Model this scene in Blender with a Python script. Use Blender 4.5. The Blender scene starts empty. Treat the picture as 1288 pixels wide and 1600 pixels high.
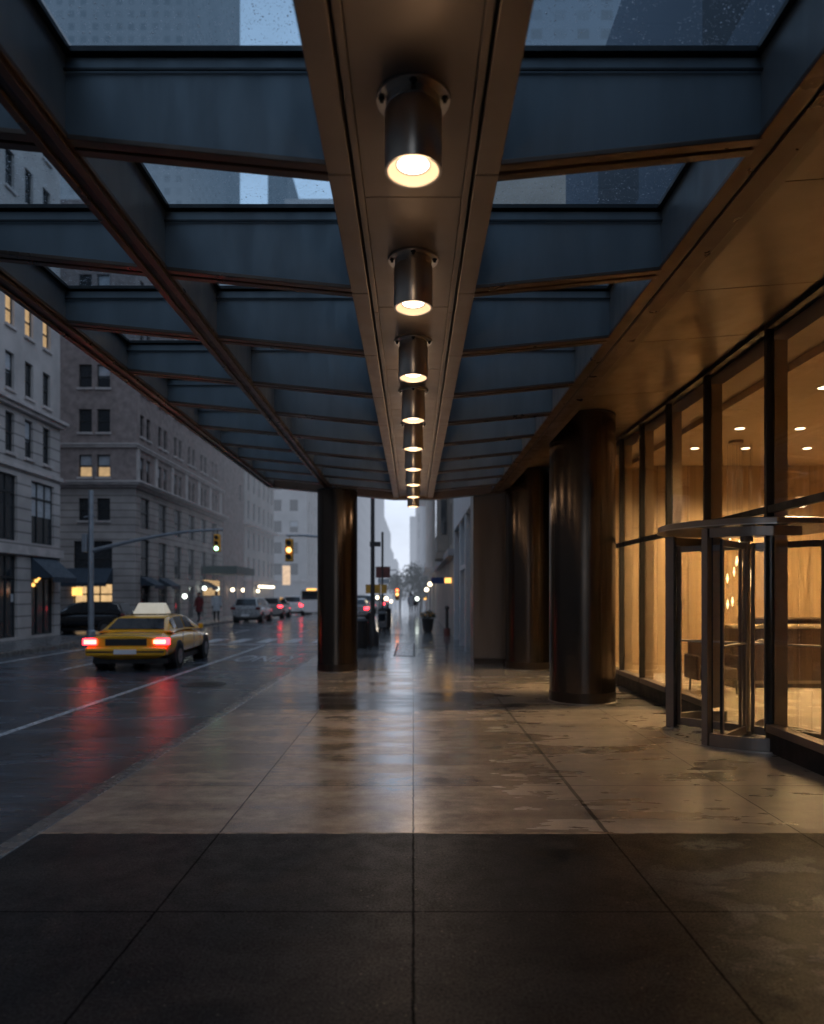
import bpy, math, random
from mathutils import Vector, Matrix
R = math.radians
rnd = random.Random(7)
scene = bpy.context.scene
COL = scene.collection

# ------------------------------------------------------------------ mesh builder
class MB:
    def __init__(s): s.v = []; s.f = []
    def add(s, vs, fs):
        b = len(s.v); s.v += [tuple(p) for p in vs]; s.f += [tuple(i + b for i in f) for f in fs]; return s
    def box(s, x0, x1, y0, y1, z0, z1):
        if x0 > x1: x0, x1 = x1, x0
        if y0 > y1: y0, y1 = y1, y0
        return s.add([(x0,y0,z0),(x1,y0,z0),(x1,y1,z0),(x0,y1,z0),(x0,y0,z1),(x1,y0,z1),(x1,y1,z1),(x0,y1,z1)],
                     [(0,3,2,1),(4,5,6,7),(0,1,5,4),(1,2,6,5),(2,3,7,6),(3,0,4,7)])
    def hexa(s, p):
        return s.add(p, [(0,3,2,1),(4,5,6,7),(0,1,5,4),(1,2,6,5),(2,3,7,6),(3,0,4,7)])
    def quad(s, a, b, c, d): return s.add([a,b,c,d], [(0,1,2,3)])
    def loft(s, rings, caps=True, closed=True):
        n = len(rings[0]); vs = [p for r in rings for p in r]; fs = []
        for i in range(len(rings)-1):
            for j in range(n if closed else n-1):
                k = (j+1) % n
                fs.append((i*n+j, i*n+k, (i+1)*n+k, (i+1)*n+j))
        if caps and closed:
            fs.append(tuple(range(n))[::-1]); fs.append(tuple((len(rings)-1)*n + j for j in range(n)))
        return s.add(vs, fs)
    def lathe(s, prof, cx=0, cy=0, n=32, caps=True):
        return s.loft([[(cx + r*math.cos(2*math.pi*j/n), cy + r*math.sin(2*math.pi*j/n), z) for j in range(n)] for r, z in prof], caps)
    def cyl(s, cx, cy, r, z0, z1, n=24): return s.lathe([(r,z0),(r,z1)], cx, cy, n)
    def tube(s, p1, p2, r1, r2=None, n=10):
        r2 = r1 if r2 is None else r2
        p1 = Vector(p1); p2 = Vector(p2); d = (p2-p1).normalized()
        a = d.orthogonal().normalized(); b = d.cross(a)
        return s.loft([[tuple(p + (a*math.cos(2*math.pi*j/n) + b*math.sin(2*math.pi*j/n))*r) for j in range(n)] for p, r in ((p1,r1),(p2,r2))])
    def path(s, pts, rs, n=8):
        pts = [Vector(p) for p in pts]; rings = []
        for i, p in enumerate(pts):
            d = (pts[min(i+1,len(pts)-1)] - pts[max(i-1,0)]).normalized()
            a = d.cross(Vector((0,1,0.01))).normalized(); b = d.cross(a)
            r = rs[i] if isinstance(rs,(list,tuple)) else rs
            rings.append([tuple(p + (a*math.cos(2*math.pi*j/n) + b*math.sin(2*math.pi*j/n))*r) for j in range(n)])
        return s.loft(rings)
    def ball(s, c, r, n=16, sz=1.0):
        m = n//2
        return s.loft([[(c[0]+r*math.sin(math.pi*i/m)*math.cos(2*math.pi*j/n), c[1]+r*math.sin(math.pi*i/m)*math.sin(2*math.pi*j/n), c[2]-r*sz*math.cos(math.pi*i/m)) for j in range(n)] for i in [0.05]+list(range(1,m))+[m-.05]])
    def build(s, name, mat, parent=None, origin=(0,0,0), bevel=0, smooth=False, angle=35, seg=2):
        me = bpy.data.meshes.new(name)
        ox, oy, oz = origin
        me.from_pydata([(x-ox, y-oy, z-oz) for x,y,z in s.v], [], s.f)
        me.validate(); me.update()
        mats = mat if isinstance(mat, (list,tuple)) else [mat]
        for m in mats: me.materials.append(m)
        if smooth:
            for p in me.polygons: p.use_smooth = True
            me.set_sharp_from_angle(angle=R(angle))
        o = bpy.data.objects.new(name, me); COL.objects.link(o)
        if parent is not None: o.parent = parent
        else: o.location = origin
        if bevel:
            b = o.modifiers.new('bevel','BEVEL'); b.width = bevel; b.segments = seg; b.limit_method = 'ANGLE'
        return o

def tag(o, label=None, cat=None, group=None, kind=None):
    if label: o['label'] = label
    if cat: o['category'] = cat
    if group: o['group'] = group
    if kind: o['kind'] = kind
    return o
def thing(name, loc, label, cat, group=None, rz=0, scale=1):
    o = bpy.data.objects.new(name, None); COL.objects.link(o)
    o.location = loc; o.rotation_euler = (0,0,rz); o.scale = (scale,)*3; o.empty_display_size = .2
    return tag(o, label, cat, group)
def copy_tree(o, parent=None, **kw):
    c = o.copy(); COL.objects.link(c); c.parent = parent
    for ch in [x for x in bpy.data.objects if x.parent == o and x is not c]:
        copy_tree(ch, c)
    return c

# ------------------------------------------------------------------ material helpers
class NT:
    def __init__(s, nt): s.nt = nt; s.n = nt.nodes; s.l = nt.links
    def node(s, t, **kw):
        n = s.n.new(t)
        ins = kw.pop('ins', {})
        for k, v in kw.items(): setattr(n, k, v)
        for k, v in ins.items(): s.set(n.inputs[k], v)
        return n
    def set(s, sock, v):
        if isinstance(v, bpy.types.NodeSocket): s.l.new(v, sock)
        elif isinstance(v, (tuple, list)) and len(v) == 3 and sock.type == 'RGBA': sock.default_value = (*v, 1)
        else: sock.default_value = v
    def m(s, op, a, b=0.0, c=0.0, clamp=False):
        n = s.node('ShaderNodeMath', operation=op, use_clamp=clamp)
        s.set(n.inputs[0], a); s.set(n.inputs[1], b); s.set(n.inputs[2], c); return n.outputs[0]
    def pos(s): return s.node('ShaderNodeNewGeometry').outputs['Position']
    def obj(s): return s.node('ShaderNodeTexCoord').outputs['Object']
    def xyz(s, v):
        n = s.node('ShaderNodeSeparateXYZ', ins={0: v}); return n.outputs[0], n.outputs[1], n.outputs[2]
    def scale(s, v, sc):
        n = s.node('ShaderNodeMapping'); s.set(n.inputs['Vector'], v); n.inputs['Scale'].default_value = sc; return n.outputs[0]
    def noise(s, v, scale, detail=4, rough=.55, dist=0.0):
        return s.node('ShaderNodeTexNoise', ins={'Vector': v, 'Scale': scale, 'Detail': detail, 'Roughness': rough, 'Distortion': dist}).outputs[0]
    def ramp(s, f, a, b, lo=0.0, hi=1.0):
        n = s.node('ShaderNodeMapRange', interpolation_type='SMOOTHSTEP', ins={'Value': f, 'From Min': a, 'From Max': b, 'To Min': lo, 'To Max': hi}); return n.outputs[0]
    def mix(s, f, a, b):
        n = s.node('ShaderNodeMix', data_type='RGBA'); s.set(n.inputs[0], f); s.set(n.inputs[6], a); s.set(n.inputs[7], b); return n.outputs[2]
    def mul(s, c, f):
        n = s.node('ShaderNodeMix', data_type='RGBA', blend_type='MULTIPLY'); n.inputs[0].default_value = 1; s.set(n.inputs[6], c); s.set(n.inputs[7], f); return n.outputs[2]
    def fmix(s, f, a, b):
        n = s.node('ShaderNodeMix', data_type='FLOAT'); s.set(n.inputs[0], f); s.set(n.inputs[2], a); s.set(n.inputs[3], b); return n.outputs[0]
    def bump(s, h, strength=.3, dist=.01):
        return s.node('ShaderNodeBump', ins={'Height': h, 'Strength': strength, 'Distance': dist}).outputs[0]
    def white(s, v): return s.node('ShaderNodeTexWhiteNoise', noise_dimensions='2D', ins={'Vector': v}).outputs[0]

HAZE_LOW = (.34,.38,.455); HAZE_HIGH = (.085,.125,.18)  # low and high colours of the haze painted onto far surfaces
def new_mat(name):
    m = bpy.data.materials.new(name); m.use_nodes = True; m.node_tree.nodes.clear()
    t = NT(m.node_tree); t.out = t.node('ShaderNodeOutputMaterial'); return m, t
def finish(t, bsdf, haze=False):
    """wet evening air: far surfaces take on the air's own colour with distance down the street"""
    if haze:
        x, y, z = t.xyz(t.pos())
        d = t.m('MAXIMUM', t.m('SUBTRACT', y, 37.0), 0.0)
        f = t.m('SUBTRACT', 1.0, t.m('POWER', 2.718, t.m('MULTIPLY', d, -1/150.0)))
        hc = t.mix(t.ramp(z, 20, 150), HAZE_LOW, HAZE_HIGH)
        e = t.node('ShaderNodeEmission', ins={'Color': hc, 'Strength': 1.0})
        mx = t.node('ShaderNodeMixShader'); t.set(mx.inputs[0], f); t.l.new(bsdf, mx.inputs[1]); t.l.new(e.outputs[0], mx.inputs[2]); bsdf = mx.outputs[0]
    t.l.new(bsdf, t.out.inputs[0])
def mat(name, base, rough=.5, metal=0.0, var=.15, nscale=3.0, bump=.0, bscale=60, haze=False, coat=0.0, spec=.5, rvar=.1, stretch=(1,1,1), emit=None, estr=0.0, grooves=None, aniso=0.0):
    m, t = new_mat(name)
    v = t.scale(t.obj(), stretch)
    n1 = t.noise(v, nscale, 5)
    f = t.ramp(n1, .25, .75, 1-var, 1+var)
    if grooves:   # horizontal stone coursing
        x, y, z = t.xyz(t.pos()); step, z0, z1 = grooves
        fr = t.m('ABSOLUTE', t.m('SUBTRACT', t.m('FRACT', t.m('DIVIDE', z, step)), .5))
        g = t.m('GREATER_THAN', fr, .43)
        g = t.m('MULTIPLY', g, t.m('LESS_THAN', z, z1)); g = t.m('MULTIPLY', g, t.m('GREATER_THAN', z, z0))
        f = t.m('MULTIPLY', f, t.m('SUBTRACT', 1.0, t.m('MULTIPLY', g, .55)))
    comb = t.node('ShaderNodeCombineColor', ins={0: f, 1: f, 2: f}).outputs[0]
    c = t.mul(base, comb)
    n2 = t.noise(v, nscale*2.7, 3)
    r = t.ramp(n2, .3, .7, max(rough-rvar,.02), rough+rvar)
    p = t.node('ShaderNodeBsdfPrincipled', ins={'Base Color': c, 'Roughness': r, 'Metallic': metal, 'Coat Weight': coat, 'Specular IOR Level': spec, 'Anisotropic': aniso})
    if bump: t.l.new(t.bump(t.noise(v, bscale, 3), bump, .004), p.inputs['Normal'])
    if emit: t.set(p.inputs['Emission Color'], emit); p.inputs['Emission Strength'].default_value = estr
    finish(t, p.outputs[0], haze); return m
def glow(name, col, s, haze=False):
    m, t = new_mat(name)
    x, y, z = t.xyz(t.obj())
    f = t.ramp(t.noise(t.obj(), 4, 2), .2, .8, .8, 1.15)
    e = t.node('ShaderNodeEmission', ins={'Color': (*col,1), 'Strength': t.m('MULTIPLY', f, s)})
    finish(t, e.outputs[0], haze); return m
def schlick(t):
    fc = t.node('ShaderNodeLayerWeight', ins={'Blend': .5}).outputs['Facing']
    return t.m('ADD', .05, t.m('MULTIPLY', .95, t.m('POWER', fc, 5.0)))
def clear_glass(name, tint=(.85,.85,.85), refl=1.0, rough=0.0):
    m, t = new_mat(name)
    tr = t.node('ShaderNodeBsdfTransparent', ins={'Color': (*tint,1)})
    nz = t.bump(t.noise(t.obj(), .6, 2), .02, .05)
    gl = t.node('ShaderNodeBsdfGlossy', ins={'Roughness': rough, 'Normal': nz})
    f = t.m('MULTIPLY', schlick(t), refl, clamp=True)
    mx = t.node('ShaderNodeMixShader'); t.set(mx.inputs[0], f); t.l.new(tr.outputs[0], mx.inputs[1]); t.l.new(gl.outputs[0], mx.inputs[2])
    t.l.new(mx.outputs[0], t.out.inputs[0]); return m

def rain_glass(name):
    m, t = new_mat(name)
    P = t.pos()
    tr = t.node('ShaderNodeBsdfTransparent', ins={'Color': (.70,.83,.9,1)})
    gl = t.node('ShaderNodeBsdfGlossy', ins={'Roughness': .05})
    mx = t.node('ShaderNodeMixShader'); t.set(mx.inputs[0], schlick(t)); t.l.new(tr.outputs[0], mx.inputs[1]); t.l.new(gl.outputs[0], mx.inputs[2])
    def drops(sc, thr):
        vo = t.node('ShaderNodeTexVoronoi', ins={'Vector': P, 'Scale': sc, 'Randomness': 1.0})
        sel = t.node('ShaderNodeSeparateColor', ins={0: vo.outputs['Color']})
        rad = t.m('MULTIPLY', t.m('SUBTRACT', sel.outputs[0], thr), .55)
        return t.m('SUBTRACT', rad, vo.outputs['Distance'])
    d1 = drops(60, .45); d2 = drops(130, .35)
    h = t.m('MAXIMUM', d1, d2); mask = t.m('GREATER_THAN', h, 0.0)
    patch = t.ramp(t.noise(P, 2.2, 3), .35, .6)
    mask = t.m('MULTIPLY', mask, t.m('GREATER_THAN', t.m('ADD', patch, t.m('MULTIPLY', t.noise(P, 30, 1), .6)), .5))
    bp = t.bump(t.m('MAXIMUM', h, 0.0), 1.0, .35)
    rf = t.node('ShaderNodeBsdfGlass', ins={'Roughness': .0, 'IOR': 1.33, 'Normal': bp})
    df = t.node('ShaderNodeBsdfTranslucent', ins={'Color': (.5,.55,.62,1)})
    m3 = t.node('ShaderNodeMixShader'); t.set(m3.inputs[0], t.ramp(t.noise(P, 25, 1), .42, .5, .1, .85)); t.l.new(rf.outputs[0], m3.inputs[1]); t.l.new(df.outputs[0], m3.inputs[2])
    m2 = t.node('ShaderNodeMixShader'); t.set(m2.inputs[0], mask); t.l.new(mx.outputs[0], m2.inputs[1]); t.l.new(m3.outputs[0], m2.inputs[2])
    t.l.new(m2.outputs[0], t.out.inputs[0]); return m

def joint_lines(t, x, period, off, w):
    fr = t.m('ABSOLUTE', t.m('SUBTRACT', t.m('FRACT', t.m('ADD', t.m('DIVIDE', t.m('SUBTRACT', x, off), period), .5)), .5))
    return t.m('LESS_THAN', t.m('MULTIPLY', fr, period), w)

JX, JY0 = 1.3, 4.72
def sidewalk_mat():
    m, t = new_mat('wet_concrete'); P = t.pos(); x, y, z = t.xyz(P)
    wob = t.m('MULTIPLY', t.m('SUBTRACT', t.noise(P, 9, 3), .5), .012)
    xw = t.m('ADD', x, wob); yw = t.m('ADD', y, wob)
    jx = joint_lines(t, xw, JX, 0.0,   .0065); jy = joint_lines(t, yw, 1.17, JY0, .006)
    jbig = t.m('LESS_THAN', t.m('ABSOLUTE', t.m('SUBTRACT', xw, JX)), .016)
    jbig = t.m('MULTIPLY', jbig, t.m('GREATER_THAN', y, JY0))
    edge = t.m('LESS_THAN', t.m('ABSOLUTE', t.m('SUBTRACT', yw, JY0)), .013)
    ix = t.m('FLOOR', t.m('DIVIDE', x, JX)); iy = t.m('FLOOR', t.m('DIVIDE', t.m('SUBTRACT', y, JY0), 1.17))
    slab = t.white(t.node('ShaderNodeCombineXYZ', ins={0: ix, 1: iy}).outputs[0])
    near = t.m('LESS_THAN', yw, JY0)
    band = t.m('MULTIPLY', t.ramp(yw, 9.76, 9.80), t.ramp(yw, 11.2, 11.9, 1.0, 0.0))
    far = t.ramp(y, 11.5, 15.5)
    str_v = t.scale(P, (.45, 1.6, 1))
    big = t.noise(str_v, 1.5, 5, .6, .6); mid = t.noise(P, 7, 5, .65); fine = t.noise(P, 75, 3, .75); grit = t.noise(P, 190, 2)
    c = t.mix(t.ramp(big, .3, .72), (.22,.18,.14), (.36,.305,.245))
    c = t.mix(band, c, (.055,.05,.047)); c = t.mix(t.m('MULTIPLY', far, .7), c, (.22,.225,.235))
    # dry pale patches on the dark slabs at the right
    dry = t.m('MULTIPLY', t.ramp(t.noise(t.scale(P, (.8,1.3,1)), 1.7, 6, .62, .5), .50, .545), t.ramp(x, 1.1, 2.0))
    nearc = t.mix(t.m('MULTIPLY', dry, .95), t.mix(t.ramp(big, .3, .7), (.011,.011,.0115), (.022,.0205,.020)), (.12,.112,.105))
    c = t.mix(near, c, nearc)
    # splash spots and drips: soft warped noise, not hard cells
    sn = t.noise(t.scale(P, (1.5, 3.4, 1)), 2.6, 4, .55, .35)
    spot = t.m('MULTIPLY', t.ramp(sn, .595, .65), t.ramp(x, .5, 1.4)); spot = t.m('MULTIPLY', spot, t.m('SUBTRACT', 1.0, near))
    damp = t.m('MULTIPLY', t.ramp(t.noise(t.scale(P, (.7, 1.5, 1)), 1.2, 6, .6, .3), .44, .60), t.m('SUBTRACT', 1.0, near))
    gum = t.node('ShaderNodeTexVoronoi', ins={'Vector': P, 'Scale': 3.4}); gs = t.node('ShaderNodeSeparateColor', ins={0: gum.outputs['Color']})
    gumm = t.m('LESS_THAN', gum.outputs['Distance'], t.m('MULTIPLY', t.m('SUBTRACT', gs.outputs[1], .72), .26))
    dark = t.m('SUBTRACT', 1.0, t.m('ADD', t.m('MULTIPLY', spot, .4), t.m('MULTIPLY', gumm, .5), clamp=True))
    dark = t.m('MULTIPLY', dark, t.ramp(slab, 0, 1, .82, 1.1))
    dark = t.m('MULTIPLY', dark, t.ramp(mid, .25, .75, .78, 1.16))
    dark = t.m('MULTIPLY', dark, t.fmix(near, t.ramp(fine, .32, .68, .86, 1.12), t.ramp(fine, .32, .68, .6, 1.45)))
    blot = t.noise(P, 3.1, 5, .65, .4); dark = t.m('MULTIPLY', dark, t.fmix(near, 1.0, t.ramp(blot, .35, .62, .55, 1.2)))
    dark = t.m('MULTIPLY', dark, t.m('SUBTRACT', 1.0, t.m('MULTIPLY', damp, .2)))
    jj = t.m('MAXIMUM', t.m('MAXIMUM', jx, jy), jbig)
    dark = t.m('MULTIPLY', dark, t.m('SUBTRACT', 1.0, t.m('MULTIPLY', jj, t.fmix(near, .8, t.ramp(mid, .3, .65, .25, .7)))))
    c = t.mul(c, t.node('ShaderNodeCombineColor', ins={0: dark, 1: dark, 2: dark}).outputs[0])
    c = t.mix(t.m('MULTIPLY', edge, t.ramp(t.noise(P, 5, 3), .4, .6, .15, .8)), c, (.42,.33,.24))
    speck = t.m('MULTIPLY', t.m('GREATER_THAN', t.noise(P, 48, 1, .3), .735), t.ramp(t.noise(P, 2.5, 3), .42, .6))
    c = t.mix(t.m('MULTIPLY', speck, .6), c, (.22,.19,.15))
    wet = t.noise(t.scale(P, (.35,1.5,1)), 1.6, 4, .6, .4)
    r = t.ramp(wet, .36, .60, .14, .32)
    r = t.m('ADD', r, t.m('MULTIPLY', spot, -.1)); r = t.m('ADD', r, t.ramp(x, .5, 2.2, -.05, .16))
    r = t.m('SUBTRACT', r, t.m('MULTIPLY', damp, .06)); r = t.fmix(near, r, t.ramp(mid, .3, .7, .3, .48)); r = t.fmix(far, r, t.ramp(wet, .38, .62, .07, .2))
    r = t.m('MAXIMUM', r, .06)
    h = t.m('ADD', t.m('MULTIPLY', fine, .35), t.m('MULTIPLY', grit, .25)); h = t.m('ADD', h, t.m('MULTIPLY', mid, .5))
    h = t.m('SUBTRACT', h, t.m('MULTIPLY', jj, 2.0))
    b = t.bump(h, t.fmix(near, t.ramp(y, 6, 18, .4, .06), .9), .0035)
    p = t.node('ShaderNodeBsdfPrincipled', ins={'Base Color': c, 'Roughness': r, 'Normal': b, 'Specular IOR Level': t.m('MULTIPLY', t.fmix(near, 1.7, t.ramp(fine, .3, .7, .06, .32)), t.m('SUBTRACT', 1.0, t.m('MULTIPLY', jj, .9)))})
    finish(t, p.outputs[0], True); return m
def asphalt_mat():
    m, t = new_mat('wet_asphalt'); P = t.pos(); x, y, z = t.xyz(P)
    a = t.noise(t.scale(P, (.5,1.4,1)), 1.1, 5, .6, .6); fine = t.noise(P, 90, 3, .7); g = t.noise(P, 9, 4, .6)
    c = t.mix(t.ramp(a, .3, .7), (.045,.054,.068), (.095,.11,.135))
    f = t.ramp(fine, .3, .7, .7, 1.25); c = t.mul(c, t.node('ShaderNodeCombineColor', ins={0: f, 1: f, 2: f}).outputs[0])
    crack = t.node('ShaderNodeTexVoronoi', feature='DISTANCE_TO_EDGE', ins={'Vector': t.scale(t.node('ShaderNodeVectorMath', operation='ADD', ins={0: P, 1: t.node('ShaderNodeTexNoise', ins={'Vector': P, 'Scale': 1.5}).outputs[1]}).outputs[0], (.6,.45,1)), 'Scale': .55})
    ck = t.m('LESS_THAN', crack.outputs['Distance'], .006)
    c = t.mix(t.m('MULTIPLY', ck, .7), c, (.006,.006,.007))
    gut = t.ramp(x, -3.4, -2.7); c = t.mix(gut, c, (.014,.015,.017))
    r = t.ramp(a, .35, .65, .10, .3)
    h = t.m('ADD', t.m('MULTIPLY', fine, .6), t.m('MULTIPLY', g, .9))
    h = t.m('ADD', h, t.m('MULTIPLY', t.noise(t.scale(P, (.6,2.6,1)), 3.2, 3, .5, .5), 4.0))
    b = t.bump(h, t.ramp(y, 13, 28, .6, .15), .009)
    p = t.node('ShaderNodeBsdfPrincipled', ins={'Base Color': c, 'Roughness': r, 'Normal': b, 'Specular IOR Level': .5})
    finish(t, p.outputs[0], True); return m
def wood_mat():
    m, t = new_mat('wall_veneer'); x, y, z = t.xyz(t.pos())
    v = t.scale(t.pos(), (9, 9, .35)); g = t.noise(v, 1.3, 5, .6, .3)
    pid = t.white(t.node('ShaderNodeCombineXYZ', ins={0: t.m('FLOOR', t.m('DIVIDE', x, .62)), 1: 0.0}).outputs[0])
    f = t.m('MULTIPLY', t.ramp(g, .3, .7, .82, 1.12), t.ramp(pid, 0, 1, .85, 1.1))
    j = joint_lines(t, x, .62, 0, .006); f = t.m('MULTIPLY', f, t.m('SUBTRACT', 1.0, t.m('MULTIPLY', j, .6)))
    jz = t.m('LESS_THAN', t.m('ABSOLUTE', t.m('SUBTRACT', z, 2.95)), .006); f = t.m('MULTIPLY', f, t.m('SUBTRACT', 1.0, t.m('MULTIPLY', jz, .5)))
    c = t.mul((.46,.31,.17), t.node('ShaderNodeCombineColor', ins={0: f, 1: f, 2: f}).outputs[0])
    p = t.node('ShaderNodeBsdfPrincipled', ins={'Base Color': c, 'Roughness': .4}); finish(t, p.outputs[0]); return m
def tower_mat(name, base, wx, wz):
    """far towers: a grid of windows only a pixel or two wide"""
    m, t = new_mat(name); P = t.pos(); x, y, z = t.xyz(P)
    h = t.m('ADD', x, y)
    a = t.m('LESS_THAN', t.m('FRACT', t.m('DIVIDE', h, wx)), .5); b = t.m('LESS_THAN', t.m('FRACT', t.m('DIVIDE', z, wz)), .55)
    w = t.m('MULTIPLY', a, b)
    cell = t.white(t.node('ShaderNodeCombineXYZ', ins={0: t.m('FLOOR', t.m('DIVIDE', h, wx)), 1: t.m('FLOOR', t.m('DIVIDE', z, wz))}).outputs[0])
    w = t.m('MULTIPLY', w, t.ramp(cell, 0, 1, .35, 1.0))
    c = t.mix(t.m('MULTIPLY', w, .75), base, (.03,.035,.045))
    n = t.ramp(t.noise(P, .05, 4), .3, .7, .8, 1.15)
    c = t.mul(c, t.node('ShaderNodeCombineColor', ins={0: n, 1: n, 2: n}).outputs[0])
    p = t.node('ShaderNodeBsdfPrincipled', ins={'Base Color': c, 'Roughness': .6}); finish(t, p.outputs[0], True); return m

M = {}
M['sidewalk'] = sidewalk_mat(); M['road'] = asphalt_mat(); M['veneer'] = wood_mat(); M['roofglass'] = rain_glass('rain_spotted_glass')
M['kerb'] = mat('kerb_granite', (.13,.125,.12), .25, var=.15, nscale=3, bump=.2, bscale=50, rvar=.12, haze=True)
M['farwalk'] = mat('far_concrete', (.14,.14,.145), .3, var=.25, nscale=2, haze=True)
M['paint'] = mat('road_paint', (.5,.52,.55), .3, var=.35, nscale=9, bump=.3, haze=True)
M['slate'] = mat('slate_metal', (.185,.212,.232), .40, metal=.2, var=.13, nscale=2.2, rvar=.08, stretch=(1.6,1,.35))
M['bronze'] = mat('bronze_panel', (.29,.225,.18), .42, metal=.35, var=.08, nscale=2, rvar=.06)
M['flange'] = mat('brown_flange', (.13,.085,.062), .35, metal=.6, var=.15, nscale=2, rvar=.08)
M['gasket'] = mat('black_gasket', (.012,.013,.015), .45)
M['soffit'] = mat('soffit_panel', (.165,.118,.08), .36, metal=.35, var=.1, nscale=1.2, rvar=.06)
M['column'] = mat('column_bronze', (.085,.066,.052), .24, metal=.92, var=.05, nscale=1.0, rvar=.03)
M['pierclad'] = mat('pier_bronze', (.17,.135,.11), .4, metal=.7, var=.08, nscale=1, stretch=(3,3,.2))
M['column_dark'] = mat('column_base_bronze', (.06,.045,.035), .4, metal=.8, var=.2)
M['steel'] = mat('brushed_steel', (.66,.59,.51), .31, metal=1, var=.04, nscale=3, rvar=.03)
M['steelcap'] = mat('bare_steel', (.55,.50,.45), .36, metal=1, var=.03, nscale=2, rvar=.02)
M['reflector'] = mat('lamp_reflector', (.5,.38,.25), .4, var=.03, emit=(1,.70,.42), estr=.75)
M['lamp'] = glow('lamp_lens', (1,.9,.74), 5)
M['mullion'] = mat('black_mullion', (.018,.016,.014), .5, var=.05)
M['doorframe'] = mat('door_bronze', (.30,.25,.215), .34, metal=.7, var=.05, nscale=2, rvar=.03)
M['fin'] = mat('fin_bronze', (.5,.36,.22), .45, metal=.2, var=.1)
M['plinth'] = mat('black_plinth', (.012,.012,.012), .5, var=.05)
M['glass'] = clear_glass('shopfront_glass', (.9,.88,.84), 1.7)
M['doorglass'] = clear_glass('door_glass', (.93,.92,.88), .7)
M['lobbyfloor'] = mat('lobby_stone', (.5,.42,.33), .22, var=.12, nscale=1.2, rvar=.08)
M['lobbyceil'] = mat('lobby_plaster', (.55,.42,.28), .8, var=.04)
M['desk'] = mat('dark_desk_wood', (.055,.032,.022), .35, var=.25, nscale=4, stretch=(1,1,6))
M['desktop'] = mat('desk_stone', (.35,.28,.2), .25)
M['pendant'] = glow('pendant_lamp', (1,.76,.45), 9)
M['crystal'] = clear_glass('crystal_rod', (.95,.9,.8), 2.0, .05)
M['downlight'] = glow('downlight_lens', (1,.8,.5), 9)
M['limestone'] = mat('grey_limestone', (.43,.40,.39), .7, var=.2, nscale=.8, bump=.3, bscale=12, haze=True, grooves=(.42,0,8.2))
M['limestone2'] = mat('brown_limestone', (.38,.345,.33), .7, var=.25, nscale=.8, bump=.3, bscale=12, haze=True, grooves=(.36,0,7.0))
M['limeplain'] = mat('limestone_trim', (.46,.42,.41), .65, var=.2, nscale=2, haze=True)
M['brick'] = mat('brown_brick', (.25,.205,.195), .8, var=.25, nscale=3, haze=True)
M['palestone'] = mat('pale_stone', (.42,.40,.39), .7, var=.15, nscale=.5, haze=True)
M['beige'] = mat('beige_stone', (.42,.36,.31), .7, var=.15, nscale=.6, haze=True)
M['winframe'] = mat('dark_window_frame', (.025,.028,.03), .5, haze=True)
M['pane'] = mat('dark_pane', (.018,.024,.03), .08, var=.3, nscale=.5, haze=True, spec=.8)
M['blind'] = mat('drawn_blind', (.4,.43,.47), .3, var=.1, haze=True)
M['litpane'] = glow('lit_pane', (1,.66,.34), .5)
M['litshop'] = glow('lit_shop', (1,.64,.3), .8)
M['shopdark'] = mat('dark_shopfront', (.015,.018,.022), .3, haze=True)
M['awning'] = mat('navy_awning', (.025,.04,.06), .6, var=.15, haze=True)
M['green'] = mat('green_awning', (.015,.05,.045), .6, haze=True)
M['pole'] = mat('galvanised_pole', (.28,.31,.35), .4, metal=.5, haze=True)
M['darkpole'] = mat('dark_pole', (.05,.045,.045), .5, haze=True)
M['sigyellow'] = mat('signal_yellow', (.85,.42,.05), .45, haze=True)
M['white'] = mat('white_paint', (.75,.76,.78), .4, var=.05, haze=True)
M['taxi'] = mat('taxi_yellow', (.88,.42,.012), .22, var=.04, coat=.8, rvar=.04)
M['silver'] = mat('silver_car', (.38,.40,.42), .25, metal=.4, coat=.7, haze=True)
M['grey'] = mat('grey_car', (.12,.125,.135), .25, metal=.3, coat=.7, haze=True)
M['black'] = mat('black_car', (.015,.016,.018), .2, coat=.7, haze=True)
M['carglass'] = mat('car_glass', (.015,.02,.025), .05, spec=.9)
M['tyre'] = mat('tyre_rubber', (.015,.015,.015), .8)
M['rim'] = mat('wheel_rim', (.25,.25,.26), .35, metal=.9)
M['tail'] = glow('tail_lamp', (1,.025,.04), 10)
M['tailcore'] = glow('tail_lamp_core', (1,.22,.12), 9)
M['head'] = glow('head_lamp', (1,.9,.75), 8)
M['amberglow'] = glow('amber_sign_light', (1,.5,.12), 2.2)
M['redglow'] = glow('red_signal_light', (1,.12,.04), 10)
M['orangeglow'] = glow('orange_signal_light', (1,.5,.16), 4.5)
M['greenglow'] = glow('green_signal_light', (.35,1,.72), 7)
M['warmglow'] = glow('warm_globe_light', (1,.82,.55), 5)
M['coolglow'] = glow('cool_globe_light', (.85,.95,.85), 4.5)
M['leaf'] = mat('leaf_green', (.035,.05,.03), .6, var=.5, nscale=2, haze=True)
M['bark'] = mat('bark', (.05,.04,.035), .8, haze=True)
M['flower'] = mat('marigold_petal', (.6,.25,.03), .6, var=.3, nscale=20, haze=True)
M['skin'] = mat('skin_tone', (.35,.2,.14), .5)
M['coat_dark'] = mat('dark_coat', (.03,.025,.03), .8)
M['coat_red'] = mat('maroon_coat', (.16,.025,.03), .8)
M['shirt'] = mat('pale_shirt', (.5,.52,.55), .8)
M['trouser'] = mat('dark_trousers', (.02,.022,.03), .8)
M['hair'] = mat('dark_hair', (.015,.01,.01), .6)
M['blue'] = mat('blue_sign', (.03,.06,.2), .5, haze=True)
M['redbrown'] = mat('redbrown_sign', (.2,.06,.05), .5, haze=True)
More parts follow.
